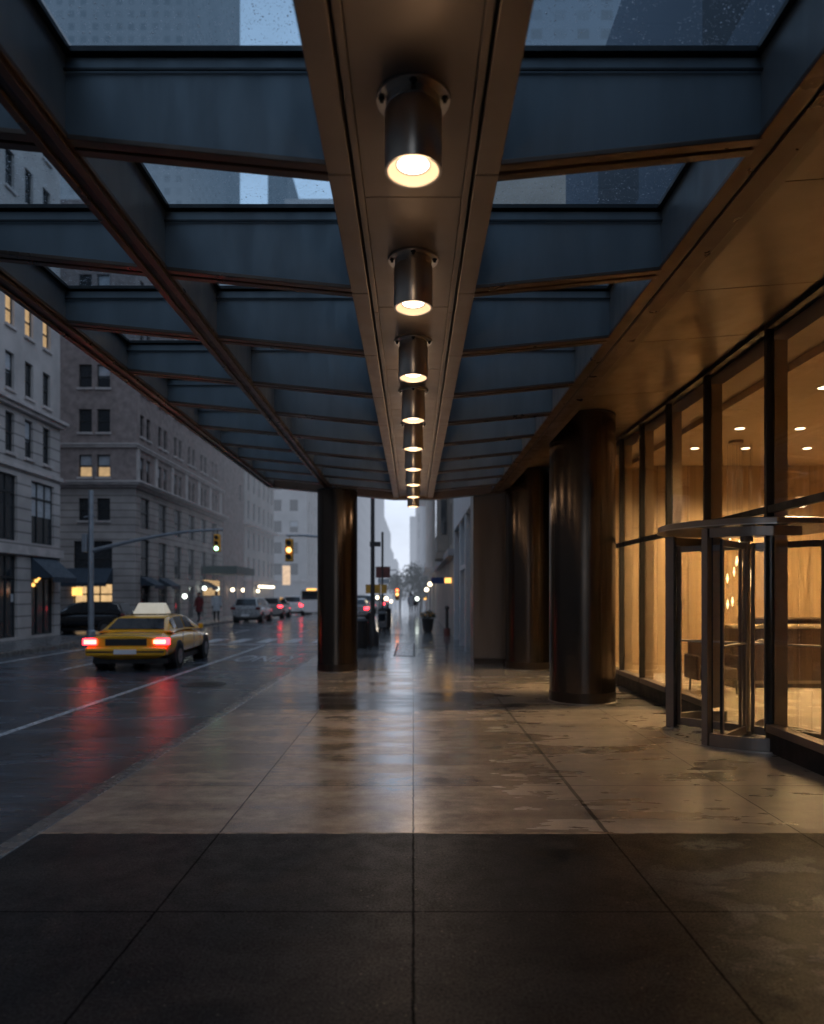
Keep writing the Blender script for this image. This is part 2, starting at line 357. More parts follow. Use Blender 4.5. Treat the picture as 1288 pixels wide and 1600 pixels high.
M['sky_tower1'] = tower_mat('tower_stone', (.26,.26,.28), 3.4, 3.6)
M['sky_tower2'] = tower_mat('tower_glass', (.14,.18,.24), 5.0, 4.0)

# ------------------------------------------------------------------ ground
EY = 1.6
def struct(name, mb, m, **kw):
    return tag(mb.build(name, m, **kw), kind='structure')
struct('ground', MB().box(-1500,1500,-300,3000,-.6,-.35), M['farwalk'])
struct('road', MB().box(-11.3,-2.6,-60,900,-.3,-.14), M['road'])
struct('cross_street', MB().box(-120,-11.3,27.4,34.2,-.3,-.14).box(-120,-11.3,70,84,-.3,-.14), M['road'])
struct('sidewalk', MB().box(-2.5,24,-25,900,-.3,0), M['sidewalk'])
kb = MB()
y = -25
while y < 120:
    kb.box(-2.66,-2.506,y+.004,y+1.9,-.3,-.004+.003*rnd.random()); y += 1.904
kb.box(-2.66,-2.506,y,900,-.3,-.003)
struct('kerb', kb, M['kerb'], bevel=.015)
for a, b in ((-60,27.2),(34.4,69.8),(84.2,900)):
    struct('sidewalk_opposite', MB().box(-120,-11.46,a,b,-.3,0), M['farwalk'])
    struct('kerb_opposite', MB().box(-11.46,-11.3,a,b,-.3,0), M['kerb'], bevel=.02)
z0, z1 = -.139, -.135
def paint(name, rects):
    mb = MB()
    for r in rects: mb.box(r[0], r[1], r[2], r[3], z0, z1)
    return struct(name, mb, M['paint'])
paint('lane_line', [(-5.16,-5.05,-10,24.6)])
paint('lane_marking', [(-8.15,-8.04,a,a+2.6) for a in (-2,4,10,16.2,21)]+[(-8.15,-8.04,a,a+2.8) for a in range(32,120,9)]+[(-5.16,-5.05,a,a+2.8) for a in range(32,120,9)])
paint('edge_line', [(-10.55,-10.44,-10,24.6)])
paint('crosswalk', [(-10.7+k*1.0, -10.25+k*1.0, 25.4, 27.6) for k in range(8)])
paint('stop_line', [(-11.1,-2.9,24.3,24.55)])
cu = bpy.data.curves.new('lane_lettering', 'FONT'); cu.body = 'ONLY'; cu.size = 1; cu.extrude = .001; cu.align_x = 'CENTER'
lt = bpy.data.objects.new('lane_lettering', cu); COL.objects.link(lt); lt.location = (-3.95,18.3,-.136); lt.scale = (.62,2.4,1); cu.materials.append(M['paint']); tag(lt, kind='structure')
# covers
mh = thing('manhole_cover', (-4.05,13.6,-.139), 'round iron manhole cover in the wet lane beside the kerb', 'manhole cover')
q = MB().lathe([(.42,0),(.42,.006),(.36,.006),(.36,.002)], 0,0,32)
q.build('rim', M['darkpole'], mh)
q = MB().lathe([(.35,0),(.35,.008)],0,0,32)
for i in range(-4,5):
    for j in range(-4,5):
        if i*i+j*j < 17: q.box(i*.075-.02,i*.075+.02,j*.075-.02,j*.075+.02,.0085,.013)
q.build('plate', M['column_dark'], mh)
q = MB()
hx0,hx1,hy0,hy1 = -.52,.05,18.2,23.0
for a in ((hx0,hx1,hy0,hy0+.06),(hx0,hx1,hy1-.06,hy1),(hx0,hx0+.05,hy0+.061,hy1-.061),(hx1-.05,hx1,hy0+.061,hy1-.061)): q.box(a[0],a[1],a[2],a[3],.001,.008)
hc = thing('cellar_hatch', (-.23,20,0), 'flat dark metal cellar hatch in the sidewalk past the canopy', 'hatch')
q.build('rim', M['darkpole'], hc, (-.23,20,0))
MB().box(hx0+.06,hx1-.06,hy0+.07,hy1-.07,.001,.005).build('plate', M['kerb'], hc, (-.23,20,0))

# ------------------------------------------------------------------ canopy
def zb(x): return 3.71 + .1*max(abs(x)-.43, 0)      # beam undersides rise outward
ZG = 4.295
canopy = thing('entrance_canopy', (0,7,0), 'long steel and glass canopy over the sidewalk with blue grey coffers and brown beams', 'canopy')
CO = (0,7,0)
YN, YF = -1.4, 15.35
def cb(mb, name, m, **kw): return mb.build(name, m, canopy, CO, **kw)
# central beam: two outer bands of panels, groove, step, centre panels
def panels(x0, x1, z0, z1, ys, gap=.004):
    mb = MB()
    for a, b in zip(ys[:-1], ys[1:]): mb.box(x0, x1, a+gap, b-gap, z0, z1)
    return mb
YB = [YN, -.68, .72, 2.14, 3.54, 4.94, 6.22, 7.54, 8.77, 9.99, 11.17, 12.27, 13.37, 14.42, YF]
YB = [y for y in YB if y <= YF-.3] + [YF]
for s in (-1, 1):
    cb(panels(*sorted((s*.43, s*.312)), 3.71, ZG+.04, YB), 'side_band', M['bronze'], bevel=.004)
    cb(MB().box(*sorted((s*.311, s*.296)), YN, YF, 3.80, 3.9), 'groove', M['gasket'])
    cb(panels(*sorted((s*.295, s*.262)), 3.725, 3.9, [YN, 5.3, 9.9, YF]), 'step_band', M['bronze'], bevel=.003)
LY = [3.04 + 1.45*k for k in range(9)]
PJ = [YN, .65, 2.1] + [y + .75 for y in LY[:-1]] + [YF]
for a, b in zip(PJ[:-1], PJ[1:]):
    cb(MB().box(-.2595, .2595, a+.003, b-.003, 3.74, 3.9), 'centre_panel', M['bronze'], bevel=.003)
cb(MB().box(-.43,.43,YN,YF,3.905,4.0), 'beam_core', M['gasket'])
# longitudinal beams
XM = (-1.86, -1.72); XO = (-3.2, -3.04); XR = (1.72, 1.86)
def long_beam(name, xs, flange, inner):
    x0, x1 = xs; z = zb((x0+x1)/2)
    cb(MB().box(x0+.02, x1, YN, YF, z+.03, ZG+.03), name, M['slate'] )
    f = MB(); f.box(flange[0], flange[1], YN, YF, z-.004, z+.026)
    xc = (flange[0]+flange[1])/2
    f.box(xc-.075, xc-.03, YN, YF, z-.03, z-.005); f.box(xc+.03, xc+.075, YN, YF, z-.03, z-.005)
    cb(f, 'flange', M['flange'], bevel=.004)
    cb(MB().box(xc-.029, xc+.029, YN, YF, z-.012, z-.005), 'groove', M['gasket'])
long_beam('middle_beam', XM, (-1.88,-1.70), -1)
long_beam('outer_beam', XO, (-3.22,-3.02), -1)
cb(MB().box(-3.30,-3.205, YN, YF, 4.03, ZG+.1), 'fascia', M['slate'])
cb(MB().box(XR[0], XR[1], YN, YF, zb(1.72)+.03, ZG+.03), 'inner_beam', M['slate'])
f = MB().box(1.70, 1.80, YN, YF, zb(1.8)-.004, zb(1.8)+.026).box(1.825, 1.96, YN, YF, zb(1.9)-.01, zb(1.9)+.026); cb(f, 'flange', M['flange'], bevel=.004)
cb(MB().box(1.801,1.824, YN, YF, zb(1.8)+.012, zb(1.8)+.03), 'groove', M['gasket'])
cb(MB().box(1.87,2.06, YN, YF, zb(1.9)+.03, 4.2), 'beam_core', M['soffit'])
# cross beams, roof panes, trims
CY = [-.75, .65, 2.07, 3.47, 4.87, 6.15, 7.47, 8.7, 9.92, 11.1, 12.2, 13.3, 14.35]
bays = [(-3.04,-1.86),(-1.72,-.43),(.43,1.72)]
for y in CY:
    for xa, xb in bays:
        za, zb_ = zb(xa), zb(xb)
        w = MB().hexa([(xa,y+.01,za+.03),(xb,y+.01,zb_+.03),(xb,y+.11,zb_+.03),(xa,y+.11,za+.03),(xa,y+.01,ZG-.04),(xb,y+.01,ZG-.04),(xb,y+.11,ZG-.04),(xa,y+.11,ZG-.04)])
        cb(w, 'cross_beam', M['slate'])
        fl = MB().hexa([(xa,y-.012,za+.002),(xb,y-.012,zb_+.002),(xb,y+.05,zb_+.002),(xa,y+.05,za+.002),(xa,y-.012,za+.028),(xb,y-.012,zb_+.028),(xb,y+.05,zb_+.028),(xa,y+.05,za+.028)])
        fl.hexa([(xa,y+.075,za+.002),(xb,y+.075,zb_+.002),(xb,y+.132,zb_+.002),(xa,y+.132,za+.002),(xa,y+.075,za+.028),(xb,y+.075,zb_+.028),(xb,y+.132,zb_+.028),(xa,y+.132,za+.028)])
        cb(fl, 'flange', M['flange'], bevel=.003)
        cb(MB().box(xa,xb,y-.012,y+.0,ZG-.115,ZG-.105).box(xa,xb,y-.022,y+.125,ZG-.03,ZG-.004), 'glazing_bar', M['gasket'])
for i in range(len(CY)-1):
    for xa, xb in bays:
        cb(MB().quad((xa,CY[i]+.1,ZG),(xb,CY[i]+.1,ZG),(xb,CY[i+1],ZG),(xa,CY[i+1],ZG)), 'roof_pane', M['roofglass'])
        for xt in (xa+.001, xb-.035):
            cb(MB().box(xt,xt+.034,CY[i]+.126,CY[i+1]-.023,ZG-.03,ZG-.004), 'pane_trim', M['gasket'])
# end fascia
e = MB()
for xa, xb in [(-3.2,-.43),(-.43,.43),(.43,2.0)]:
    e.hexa([(xa,YF+.002,zb(xa)-.03),(xb,YF+.002,zb(xb)-.03),(xb,YF+.2,zb(xb)-.03),(xa,YF+.2,zb(xa)-.03),(xa,YF+.002,ZG+.1),(xb,YF+.002,ZG+.1),(xb,YF+.2,ZG+.1),(xa,YF+.2,ZG+.1)])
cb(e, 'end_beam', M['flange'])
# soffit between canopy and lobby glass
SX0, SX1 = 2.0, 3.66
def zs(x): return EY + 2.76 - .074*(3.62-x)
ysf = [YN, 1.0, 2.8, 4.55, 6.2, 7.45, 9.5, 11.6, 13.7, YF]
for a, b in zip(ysf[:-1], ysf[1:]):
    p = MB().hexa([(SX0,a+.004,zs(SX0)),(SX1,a+.004,zs(SX1)),(SX1,b-.004,zs(SX1)),(SX0,b-.004,zs(SX0))]+[(SX0,a+.004,zs(SX0)+.12),(SX1,a+.004,zs(SX1)+.12),(SX1,b-.004,zs(SX1)+.12),(SX0,b-.004,zs(SX0)+.12)])
    cb(p, 'soffit_panel', M['soffit'], bevel=.003)
cb(MB().box(SX0,SX1,YN,YF,4.52,4.6), 'soffit_backing', M['gasket'])

# ------------------------------------------------------------------ canopy lamps
def make_lamp():
    r = thing('ceiling_lamp', (0,0,3.74), 'brushed steel cylinder lamp', 'ceiling lamp', 'cylinder lamps along the canopy beam')
    MB().lathe([(.10,-.0),(.158,-.0),(.160,-.006),(.158,-.014),(.10,-.014)],0,0,56).build('mounting_flange', M['steelcap'], r, smooth=True)
    MB().lathe([(.118,-.014),(.118,-.045),(.116,-.047),(.118,-.049),(.118,-.062)],0,0,56,False).build('collar', M['steel'], r, smooth=True)
    b = MB().lathe([(.118,-.06),(.1235,-.062),(.1235,-.312),(.1215,-.315),(.112,-.315),(.110,-.311),(.110,-.2)],0,0,64,False)
    b.build('housing', M['steel'], r, smooth=True)
    MB().lathe([(.1095,-.312),(.101,-.298),(.074,-.284)],0,0,48,False).build('reflector', M['reflector'], r, smooth=True)
    MB().lathe([(.070,-.2855),(.0735,-.287),(.0745,-.284),(.0745,-.280)],0,0,40,False).build('trim_ring', M['gasket'], r)
    MB().lathe([(.0695,-.2835),(.05,-.292),(.001,-.295)],0,0,40,False).build('lens', M['lamp'], r, smooth=True)
    for a in (-12, 192, 90, 270):
        x, y = .138*math.cos(R(a)), .138*math.sin(R(a))
        MB().lathe([(.016,-.0145),(.016,-.02),(.009,-.021),(.009,-.034),(.005,-.035)],x,y,6).build('bolt', M['gasket'], r)
    ld = bpy.data.lights.new('lamp_light','SPOT'); ld.energy = 240; ld.color = (1,.69,.44); ld.spot_size = R(112); ld.spot_blend = 1.0; ld.shadow_soft_size = .07
    lo = bpy.data.objects.new('lamp_light', ld); COL.objects.link(lo); lo.parent = r; lo.location = (0,0,-.30)
    ld = bpy.data.lights.new('ceiling_fill','POINT'); ld.energy = 7; ld.color = (1,.68,.42); ld.shadow_soft_size = .09  # added point light below the lamp, brightens the ceiling like scatter in mist
    lo = bpy.data.objects.new('ceiling_fill', ld); COL.objects.link(lo); lo.parent = r; lo.location = (0,0,-.42)
    return r
ORD = ['nearest and largest', 'second', 'third', 'fourth', 'fifth', 'sixth', 'seventh', 'eighth', 'farthest and smallest']
lamp0 = make_lamp()
for i, y in enumerate(LY):
    o = lamp0 if i == 0 else copy_tree(lamp0)
    o.location = (0, y, 3.74)
    if i < 9:
        for ch_ in o.children:
            if ch_.type == 'LIGHT':
                ch_.data = ch_.data.copy(); ch_.data.energy *= (.3,.7,1.2,1.3,1.3,1.3,1.3,1.3,1.3)[i] if ch_.data.type == 'SPOT' else (.25,.7,1.5,2,2.4,2.8,3,3,3)[i]
    o['label'] = (f'{ORD[i]} of the brushed steel cylinder lamps under the canopy' if i in (0,8) else f'brushed steel cylinder lamp, {ORD[i]} from the viewer under the canopy')

# ------------------------------------------------------------------ columns
def column(x, y, r, ztop, label):
    t = thing('round_column', (x,y,0), label, 'column', 'bronze clad columns')
    o = (x,y,0)
    n = 72
    # cladding in curved sheets with fine vertical seams
    for k in range(4):
        a0 = R(20+90*k)+.006; a1 = R(110+90*k)-.006
        pts = [(x+r*math.cos(a0+(a1-a0)*j/18), y+r*math.sin(a0+(a1-a0)*j/18)) for j in range(19)]
        MB().loft([[(px,py,z) for px,py in pts] for z in (.16, ztop)], False, False).build('cladding', M['column'], t, o, smooth=True)
    MB().cyl(x,y,r-.008,.0,ztop,48).build('core', M['gasket'], t, o, smooth=True)
    MB().lathe([(r+.004,.001),(r+.004,.155)],x,y,n,False).build('base_band', M['column_dark'], t, o, smooth=True)
    MB().lathe([(r+.005,.0),(r+.02,.0),(r+.02,.008),(r+.005,.012)],x,y,n,False).build('base_ring', M['steelcap'], t, o, smooth=True)
    MB().lathe([(r+.001,ztop-.03),(r+.003,ztop-.028),(r+.003,ztop)],x,y,n,False).build('top_ring', M['gasket'], t, o, smooth=True)
column(-1.6,14.85,.42,3.80,'round bronze column at the street edge of the sidewalk')
column(2.56,10.67,.49,zs(2.56)+.01,'large dark round column nearest to the revolving door')
column(2.5,15.3,.5,zs(2.5)+.01,'round bronze column beside the flat brown pier at the canopy end')
pr = thing('brown_pier', (1.75,16.4,0), 'flat brown metal clad pier at the end of the canopy', 'pier')
MB().box(1.38,2.3,16.2,17.0,.12,4.6).build('cladding', M['pierclad'], pr, (1.75,16.4,0), bevel=.01)
MB().box(1.39,2.29,16.21,16.99,.0,.118).build('base_band', M['column_dark'], pr, (1.75,16.4,0))

# ------------------------------------------------------------------ lobby facade
FX = 3.62
bld = thing('office_building', (7,8,0), 'office building with a tall amber lit glass lobby front', 'building')
BO = (7,8,0)
def bb(mb, name, m, **kw): return mb.build(name, m, bld, BO, **kw)
MY = [-1.0, .9, 2.6, 4.3, 5.8, 7.2, 8.72, 10.03, 11.2, 12.3, 13.35, 14.25]
DOOR = (7.2, 8.72)
ztr = 2.43
for y in MY:
    bb(MB().box(FX-.02, FX+.06, y-.025, y+.025, .2, zs(FX)), 'mullion', M['mullion'], bevel=.004)
    bb(MB().box(FX+.07, FX+.20, y-.02, y+.02, .2, 4.2), 'glass_fin', M['fin'])
for i in range(len(MY)-1):
    a, b = MY[i]+.026, MY[i+1]-.026
    bb(MB().box(FX-.01, FX+.05, a, b, ztr, ztr+.075), 'transom', M['mullion'], bevel=.003)
    bb(MB().quad((FX+.02,a,ztr+.075),(FX+.02,b,ztr+.075),(FX+.02,b,zs(FX)-.05),(FX+.02,a,zs(FX)-.05)), 'upper_pane', M['glass'])
    bb(MB().box(FX-.025, FX+.05, a, b, zs(FX)-.05, zs(FX)), 'head_rail', M['mullion'])
    if i != 5:
        bb(MB().quad((FX+.02,a,.28),(FX+.02,b,.28),(FX+.02,b,ztr),(FX+.02,a,ztr)), 'lower_pane', M['glass'])
        bb(MB().box(FX-.03, FX+.1, a, b, .2, .28), 'sill', M['doorframe'], bevel=.005)
        bb(MB().box(FX-.012, FX+.09, a-.024, b+.024, 0, .199), 'plinth', M['plinth'])
# interior
bb(MB().box(FX+.1, 16, -1.4, 14.3, -.1, -.002+.006), 'lobby_floor', M['lobbyfloor'])
bb(MB().box(FX+.23, 16, -1.4, 14.3, 4.22, 4.4), 'lobby_ceiling', M['lobbyceil'])
bb(MB().box(4.25, 4.5, -1.4, 14.3, 4.12, 4.215), 'ceiling_slot', M['fin'])
bb(MB().box(FX+.07, 16, 14.3, 14.5, 0.006, 4.22), 'lobby_wall', M['veneer'])
bb(MB().box(16, 16.2, -1.4, 14.5, 0.006, 4.4), 'lobby_side_wall', M['veneer'])
bb(MB().box(FX, 16, -1.6, -1.41, 0, 4.4), 'lobby_end_wall', M['veneer'])
bb(MB().box(FX+.3, 16, 14.27, 14.299, 0.006, .16), 'skirting', M['fin'])
# solid wall past the lobby and storeys above
bb(MB().box(3.1, 16, 15.4, 17, 0, 4.3), 'dark_wall', M['plinth'])
bb(MB().box(FX+.0, 3.8, 14.52, 15.39, 0, 4.3), 'return_wall', M['plinth'])
bb(MB().box(FX+.02, 30, -20, 16.8, 4.62, 12), 'tower_wall', M['sky_tower2'])
bb(MB().box(3.62, 30, -70, -20.1, 0, 20), 'tower_wall', M['sky_tower2'])

# revolving door
RC = (3.78, 7.98); RR = .85
rd = thing('revolving_door', (*RC,0), 'curved bronze and glass revolving door in the lobby front', 'door')
RO = (*RC,0)
def rb(mb, name, m, **kw): return mb.build(name, m, rd, RO, **kw)
def arc(mb, r0, r1, a0, a1, z0, z1, n=20):
    for j in range(n):
        b0 = R(a0+(a1-a0)*j/n); b1 = R(a0+(a1-a0)*(j+1)/n)
        P = lambda r,b: (RC[0]+r*math.cos(b), RC[1]+r*math.sin(b))
        q = [P(r0,b0),P(r1,b0),P(r1,b1),P(r0,b1)]
        vs = [(*p,z0) for p in q]+[(*p,z1) for p in q]
        fs = [(0,3,2,1),(4,5,6,7),(1,2,6,5),(3,0,4,7)]
        if j == 0: fs.append((0,1,5,4))
        if j == n-1: fs.append((2,3,7,6))
        mb.add(vs, fs)
    return mb
rb(MB().lathe([(.2,2.31),(.94,2.31),(.95,2.32),(.95,2.375),(.93,2.385),(.2,2.385)],*RC,64), 'drum_canopy', M['doorframe'], smooth=True)
rb(arc(MB(), .952, .965, 90, 270, 2.31, 2.32), 'canopy_lip', M['steelcap'])
JA = 38
for s in (-1, 1):
    a = 180 + s*JA
    rb(arc(MB(), RR-.05, RR+.05, a-2.1, a+2.1, 0, 2.295, 3), 'jamb', M['doorframe'], bevel=.004)
    rb(arc(MB(), RR-.055, RR-.045, a-2.8, a+2.8, 0.01, 2.294, 3), 'jamb_seal', M['gasket'])
    e0, e1 = (a+s*2.9, 180+s*90+s*10)
    lo, hi = min(e0,e1), max(e0,e1)
    rb(arc(MB(), RR-.02, RR+.03, lo, hi, 0, .14), 'bottom_rail', M['doorframe'])
    g = MB()
    for j in range(20):
        b0 = R(lo+(hi-lo)*j/20); b1 = R(lo+(hi-lo)*(j+1)/20)
        g.quad((RC[0]+RR*math.cos(b0),RC[1]+RR*math.sin(b0),.14),(RC[0]+RR*math.cos(b1),RC[1]+RR*math.sin(b1),.14),(RC[0]+RR*math.cos(b1),RC[1]+RR*math.sin(b1),2.2),(RC[0]+RR*math.cos(b0),RC[1]+RR*math.sin(b0),2.2))
    rb(g, 'curved_pane', M['doorglass'], smooth=True)
    rb(arc(MB(), RR-.02, RR+.03, lo, hi, 2.2, 2.295), 'top_rail', M['doorframe'])
    # inner quarter inside the lobby
    e0, e1 = (s*JA-s*3.6, s*90-s*10); lo, hi = min(e0,e1), max(e0,e1)
    rb(arc(MB(), RR-.04, RR+.04, s*JA-3, s*JA+3, 0.006, 2.295, 3), 'inner_jamb', M['doorframe'])
rb(MB().cyl(*RC,.035,.01,2.29,20), 'shaft', M['steelcap'], smooth=True)
rb(MB().cyl(*RC,.07,2.2,2.295,20).cyl(*RC,.06,.01,.06,20), 'shaft_hub', M['doorframe'], smooth=True)
rb(MB().cyl(*RC,.90,.001,.008,56), 'floor_disc', M['farwalk'])
rb(arc(MB(), .905, .93, 0, 359.9, .001, .012, 56), 'floor_ring', M['steelcap'])
def leaf(ang):
    def L(mb, u0,u1,w,z0,z1):
        c, s_ = math.cos(R(ang)), math.sin(R(ang))
        def P(u,v): return (RC[0]+u*c-v*s_, RC[1]+u*s_+v*c)
        q = [P(u0,-w),P(u1,-w),P(u1,w),P(u0,w)]
        mb.hexa([(*p,z0) for p in q]+[(*p,z1) for p in q]); return mb
    fr = MB(); L(fr,.05,.085,.017,.03,2.18); L(fr,.752,.79,.017,.03,2.18); L(fr,.0855,.7515,.017,.03,.12); L(fr,.0855,.7515,.017,2.11,2.18)
    lf = rb(fr, 'door_leaf', M['doorframe'], bevel=.004)
    g = L(MB(),.086,.7515,.004,.121,2.109); g.build('pane', M['doorglass'], lf, RO)
    b = L(MB(),.08,.76,.026,1.04,1.058); b.build('push_bar', M['steelcap'], lf, RO)
    s = L(MB(),.791,.80,.012,.03,2.18); s.build('brush_seal', M['gasket'], lf, RO)
for a in (137, 227, 317, 47): leaf(a)

# reception desk + lobby things
dk = thing('reception_desk', (6.9,12.3,0), 'long dark wood reception desk at the back of the lobby', 'desk')
DO = (6.9,12.3,0)
MB().box(5.45,9.6,12.0,12.1,.01,1.02).build('front_panel', M['desk'], dk, DO, bevel=.01)
MB().box(5.4,9.65,11.95,12.7,1.025,1.07).build('desk_top', M['desktop'], dk, DO, bevel=.006)
MB().box(5.45,5.55,12.11,12.7,.01,1.02).build('side_panel', M['desk'], dk, DO)
MB().box(5.5,9.55,11.985,12.0,.08,.13).build('trim_strip', M['steelcap'], dk, DO)
bk = thing('back_counter', (8.6,13.8,0), 'dark wall counter behind the reception desk', 'counter')
MB().box(6.6,10.8,13.6,14.2,.01,1.1).build('cabinet', M['desk'], bk, (8.6,13.8,0), bevel=.01)
MB().box(6.55,10.85,13.55,14.25,1.105,1.14).build('counter_top', M['desk'], bk, (8.6,13.8,0), bevel=.01)
pt = thing('flower_vase', (5.75,12.25,1.07), 'small dark vase with stems on the reception desk', 'vase')
MB().lathe([(.05,0),(.08,.06),(.06,.16),(.035,.2),(.045,.23)],0,0,20).build('vase', M['gasket'], pt, smooth=True)
s = MB()
for k in range(9):
    a = rnd.uniform(0,6.28); l = rnd.uniform(.12,.26); p2 = (math.cos(a)*.09, math.sin(a)*.09, .22+l)
    s.tube((0,0,.2), p2, .004); s.ball(p2, .022, 6)
s.build('stems', M['gasket'], pt)
ac = thing('lounge_armchair', (4.9,11.5,0), 'dark armchair beside the left end of the reception desk', 'chair')
MB().box(-.3,.3,-.28,.28,.22,.42).build('seat', M['desk'], ac, bevel=.05)
MB().box(-.3,.3,.22,.34,.3,.85).build('backrest', M['desk'], ac, bevel=.05)
for s in (-1,1):
    MB().box(*sorted((s*.3,s*.37)),-.26,.3,.22,.62).build('armrest', M['desk'], ac, bevel=.03)
    for u in (-.24,.26): MB().tube((s*.28,u,.0),(s*.27,u*.95,.24),.015).build('leg', M['gasket'], ac)
# chandelier of rods
ch = thing('pendant_chandelier', (5.5,12.0,4.22), 'chandelier of thin glass rods with small lit tips over the desk', 'chandelier')
MB().cyl(0,0,.12,-.05,0,40).build('ceiling_plate', M['doorframe'], ch, smooth=True)
for k in range(16):
    a = rnd.uniform(0,6.28); rr = rnd.uniform(.02,.32); l = rnd.uniform(1.5,2.9)
    x, y = rr*math.cos(a), rr*math.sin(a)
    pd = MB().tube((x,y,-.05),(x,y,-l),.0015,n=5).build('wire', M['gasket'], ch)
    MB().lathe([(.014,-l-.22),(.014,-l)],x,y,8).build('rod', M['crystal'], pd)
    MB().lathe([(.004,-l-.13),(.017,-l-.05),(.003,-l+.03)],x,y,8).build('tip', M['pendant'], pd)
# lobby downlights (lit)
dl = thing('recessed_downlight', (0,0,4.22), 'round lit downlight', 'downlight', 'lit round downlights in the lobby ceiling')
MB().lathe([(.075,-.0),(.095,-.0),(.095,-.006),(.075,-.008)],0,0,28,False).build('trim_ring', M['steelcap'], dl)
MB().lathe([(.001,-.003),(.074,-.003)],0,0,28,False).build('lens', M['downlight'], dl)
ld = bpy.data.lights.new('downlight_light','SPOT'); ld.energy = 480; ld.color = (1,.69,.355); ld.spot_size = R(150); ld.spot_blend = .6; ld.shadow_soft_size = .3
lo = bpy.data.objects.new('downlight_light', ld); COL.objects.link(lo); lo.parent = dl; lo.location = (0,0,-.06)
DL = [(5.15,11.1,'near the glass in the row before the chandelier'),(6.1,11.1,'beside the chandelier on the far side from the glass'),(5.04,12.6,'nearest the glass in the row by the back wall'),(5.95,12.6,'second from the glass in the row by the back wall'),(7.05,12.6,'third from the glass in the row by the back wall'),
      (5.2,8.9,'above the floor just inside the revolving door'),(7.4,9.6,'deep in the lobby behind the revolving door'),(9.0,11.6,'over the right end of the reception desk')]
for i, (x, y, l) in enumerate(DL):
    o = dl if i == 0 else copy_tree(dl)
    o.location = (x, y, 4.22); o['label'] = 'lit round ceiling downlight ' + l

# ------------------------------------------------------------------ buildings
wcache = {}; wr = random.Random(5)
def window(parent, org, O, ang, hole, kind, style, depth=.14):
    u0,u1,z0,z1 = hole; w, h = round(u1-u0,3), round(z1-z0,3)
    key = (w,h,style)
    if key not in wcache:
        fr = MB(); t = min(.05, w*.1)
        fr.box(0,w,-.04,0,0,t).box(0,w,-.04,0,h-t,h).box(0,t,-.04,0,t,h-t).box(w-t,w,-.04,0,t,h-t)
        if style in ('sash','pair'): fr.box(t,w-t,-.05,0,h*.5-.03,h*.5+.03)
        if style == 'shop':
            for k in (1,2): fr.box(w*k/3-.03,w*k/3+.03,-.05,0,t,h-t)
            fr.box(t,w-t,-.05,0,h*.72,h*.72+.07)
        a = fr.build('window', M['winframe']); 
        g = {}
        for nm in ('pane','blind','litpane','litshop'):
            g[nm] = MB().quad((t,-.015,t),(w-t,-.015,t),(w-t,-.015,h-t),(t,-.015,h-t)).build('pane', M[nm])
        g['half'] = MB().quad((t,-.018,h*.45),(w-t,-.018,h*.45),(w-t,-.018,h-t),(t,-.018,h-t)).build('blind', M['blind'])
        wcache[key] = (a, g)
        for o in [a]+list(g.values()): COL.objects.unlink(o)
    a, g = wcache[key]
    if kind in ('dark','blind') and style == 'sash':
        q_ = wr.random(); kind = 'blind' if q_ < .36 else 'dark'
    c, s = math.cos(ang), math.sin(ang)
    o = a.copy(); COL.objects.link(o); o.parent = parent
    px = O[0] + c*u0 - s*depth; py = O[1] + s*u0 + c*depth     # n = (s,-c) outward; move inward
    o.location = (px-org[0], py-org[1], z0-org[2]); o.rotation_euler = (0,0,ang)
    kinds = {'dark':['pane'],'blind':['pane','half'],'lit':['litpane'],'litblind':['litpane','half'],'shop':['litshop']}[kind]
    for k in kinds:
        p = g[k].copy(); COL.objects.link(p); p.parent = o
    return o
def facade(mb, O, ang, W, Z0, Z1, holes, depth=.18):
    c, s = math.cos(ang), math.sin(ang)
    def P(u, z, d=0): return (O[0]+c*u-s*d, O[1]+s*u+c*d, z)
    us = sorted({0,W,*[h[0] for h in holes],*[h[1] for h in holes]}); zz = sorted({Z0,Z1,*[h[2] for h in holes],*[h[3] for h in holes]})
    for i in range(len(us)-1):
        for j in range(len(zz)-1):
            um, zm = (us[i]+us[i+1])/2, (zz[j]+zz[j+1])/2
            if any(h[0]<um<h[1] and h[2]<zm<h[3] for h in holes): continue
            mb.quad(P(us[i],zz[j]),P(us[i+1],zz[j]),P(us[i+1],zz[j+1]),P(us[i],zz[j+1]))
    for u0,u1,a,b in holes:
        mb.quad(P(u0,a),P(u0,a,depth),P(u0,b,depth),P(u0,b)); mb.quad(P(u1,a),P(u1,b),P(u1,b,depth),P(u1,a,depth))
        mb.quad(P(u0,a),P(u1,a),P(u1,a,depth),P(u0,a,depth)); mb.quad(P(u0,b),P(u0,b,depth),P(u1,b,depth),P(u1,b))
def ubox(mb, O, ang, u0,u1,d0,d1,z0,z1):
    c, s = math.cos(ang), math.sin(ang)
    P = lambda u,d: (O[0]+c*u+s*d, O[1]+s*u-c*d)      # d outward
    q = [P(u0,d1),P(u1,d1),P(u1,d0),P(u0,d0)]
    mb.hexa([(*p,z0) for p in q]+[(*p,z1) for p in q]); return mb
